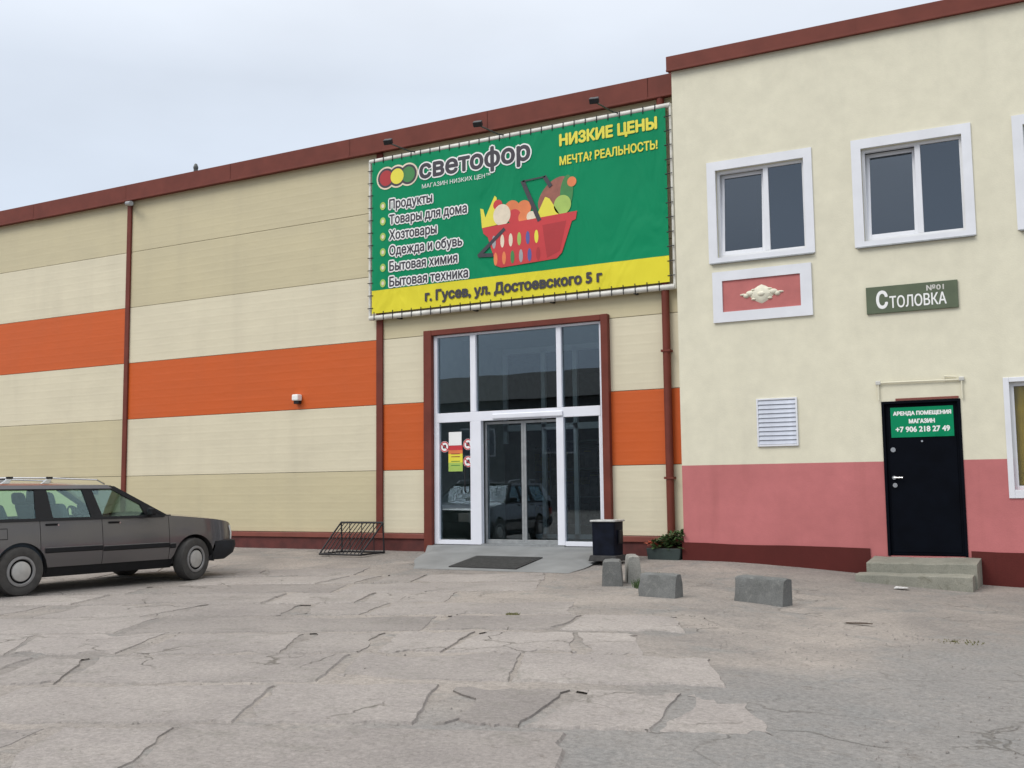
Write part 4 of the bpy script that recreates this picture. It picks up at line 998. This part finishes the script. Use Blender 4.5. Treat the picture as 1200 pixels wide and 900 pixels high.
# roof, windscreen, rear window, tailgate
P = []
for i in range(15):
    s = -1.22-(3.42-1.22)*i/14; row = []
    for j in range(11):
        t = -1+2*j/10; row.append((s+.05*(1-t*t)*(1 if i == 0 else 0), t*.672, zt+.03+(.045*(1-t**4))*(.35+.65*min(1, i/4))*(1 if i < 12 else .8)))
    P.append(row)
obj('roof', MB().grid(P), 'car_paint', CAR, smooth=True)
P = [[(-.36-.86*k/8-.08*t*t*(1-k/8)-.03*t*t, t*(.80-.135*k/8), .955+.42*k/8+.0) for t in [-1+2*j/10 for j in range(11)]] for k in range(9)]
obj('windscreen', MB().grid(P), 'glass_car', CAR, smooth=True)
obj('cowl', MB().box(-.56, -.36, -.80, .80, .90, .953), 'black_plastic', CAR)
P = [[(-3.42-.32*k/6, t*(.655+.14*k/6), 1.37-.42*k/6) for t in (-1, -.5, 0, .5, 1)] for k in range(7)]
obj('rear_window', MB().grid(P), 'glass_car', CAR, smooth=True)
obj('tailgate', MB().grid([[(-3.74-.06*k/4, t*(.80-.02*k), .95-.42*k/4) for t in (-1, -.5, 0, .5, 1)] for k in range(5)]), 'car_paint', CAR, smooth=True)
for sg in (-1, 1): obj('tail_light', MB().box(-3.82, -3.74, *sorted((sg*.52, sg*.80)), .60, .78), 'tail_lamp', CAR, bevel=.015)
# cabin
def seat(s, y, w_, lab='seat', head=True):
    st2 = obj('seat', MB().hexa([(s+.05, y-w_, .45), (s+.55, y-w_, .42), (s+.05, y+w_, .45), (s+.55, y+w_, .42), (s+.02, y-w_, .60), (s+.55, y-w_, .62), (s+.02, y+w_, .60), (s+.55, y+w_, .62)]), 'seat_cloth', CAR, bevel=.04)
    obj('backrest', MB().hexa([(s, y-w_, .5), (s+.12, y-w_, .5), (s, y+w_, .5), (s+.12, y+w_, .5), (s-.24, y-w_*.85, 1.13), (s-.12, y-w_*.85, 1.14), (s-.24, y+w_*.85, 1.13), (s-.12, y+w_*.85, 1.14)]), 'seat_cloth', st2, bevel=.04)
    return st2
for y in (-.36, .36):
    q = seat(-1.72, y, .24); obj('headrest', MB().hexa([(-2.03, y-.13, 1.12), (-1.91, y-.13, 1.12), (-2.03, y+.13, 1.12), (-1.91, y+.13, 1.12), (-2.06, y-.12, 1.29), (-1.96, y-.12, 1.29), (-2.06, y+.12, 1.29), (-1.96, y+.12, 1.29)]), 'seat_cloth', q, bevel=.045)
q = seat(-2.55, 0, .62)
for y in (-.36, .36): obj('headrest', MB().hexa([(-2.84, y-.13, 1.10), (-2.74, y-.13, 1.10), (-2.84, y+.13, 1.10), (-2.74, y+.13, 1.10), (-2.88, y-.12, 1.24), (-2.79, y-.12, 1.24), (-2.88, y+.12, 1.24), (-2.79, y+.12, 1.24)]), 'seat_cloth', q, bevel=.04)
obj('dashboard', MB().hexa([(-.95, -.76, .6), (-.5, -.76, .6), (-.95, .76, .6), (-.5, .76, .6), (-.90, -.76, .93), (-.5, -.76, .95), (-.90, .76, .93), (-.5, .76, .95)]), 'black_plastic', CAR, bevel=.03)
Ms = Matrix.Translation((-1.12, .36, .93)) @ Matrix.Rotation(math.radians(62), 4, 'Y')
b_ = MB(); tn = 20
for i in range(tn): b_.tube(Ms @ Vector((.18*math.cos(6.2832*i/tn), .18*math.sin(6.2832*i/tn), 0)), Ms @ Vector((.18*math.cos(6.2832*(i+1)/tn), .18*math.sin(6.2832*(i+1)/tn), 0)), .014, 6, cap=False)
b_.tube(Ms @ Vector((-.18, 0, 0)), Ms @ Vector((.18, 0, 0)), .02, 6)
obj('steering_wheel', b_, 'black_plastic', CAR, smooth=True)
obj('interior_mirror', MB().box(-1.10, -1.07, -.11, .11, 1.25, 1.32), 'black_plastic', CAR, bevel=.01)
obj('cabin_floor', MB().box(-3.6, -.5, -.8, .8, .40, .43), 'seat_cloth', CAR)
for y in (-.805, .79): obj('door_lining', MB().box(-3.5, -.6, y, y+.015, .42, .93), 'seat_cloth', CAR)
# wheels
def wheel(s, sg, steer=0):
    Mw = Matrix.Rotation(math.radians(90)*sg*-1, 4, 'X')
    wo = empty('wheel', (s, sg*.80, WR), steer); wo.parent = CAR
    # keep whole radius on the ground, 185 mm wide
    tp = [(.178, -.085), (.205, -.098), (.262, -.100), (.294, -.086), (.304, -.055), (.305, 0), (.304, .055), (.294, .086), (.262, .096), (.205, .094), (.178, .082)]
    obj('tyre', MB().lathe(tp, 48, Mw), 'tyre', wo, smooth=True)
    obj('rim', MB().lathe([(.20, .085), (.185, .088), (.178, .07), (.16, .06), (.0, .05)], 40, Mw), 'black_plastic', wo, smooth=True)
    obj('hubcap_ring', MB().lathe([(.190, .088), (.186, .099), (.160, .102), (.150, .090)], 40, Mw), 'hubcap_ring', wo, smooth=True)
    obj('hubcap', MB().lathe([(.126, .080), (.122, .098), (.105, .104), (.0, .108)], 40, Mw), 'hubcap', wo, smooth=True)
for sg in (-1, 1): wheel(0, sg, math.radians(13)); wheel(WBS, sg)

# ------------------------------------------------------------------ building across the yard (seen mirrored in the glass)
FB = empty('yard_building', (-34, -45, -.4)); tag(FB, 'long grey low-roofed building across the yard, seen only as a reflection in the shop glass', 'building')
obj('wall', MB().box(-30, 26, -12, 0, 0, 7.2), 'far_wall', FB)
obj('roof', MB().hexa([(-31, -13, 7.2), (27, -13, 7.2), (-31, 1, 7.2), (27, 1, 7.2), (-31, -6.2, 9.6), (27, -6.2, 9.6), (-31, -5.8, 9.6), (27, -5.8, 9.6)]), 'roof_dark', FB)
for k in range(9):
    w_ = obj('window', MB().box(-27+k*6, -24.5+k*6, .01, .06, 3.6, 5.4), 'white_pvc', FB); obj('pane', MB().box(-26.9+k*6, -24.6+k*6, .061, .08, 3.7, 5.3), 'room_wall', w_)
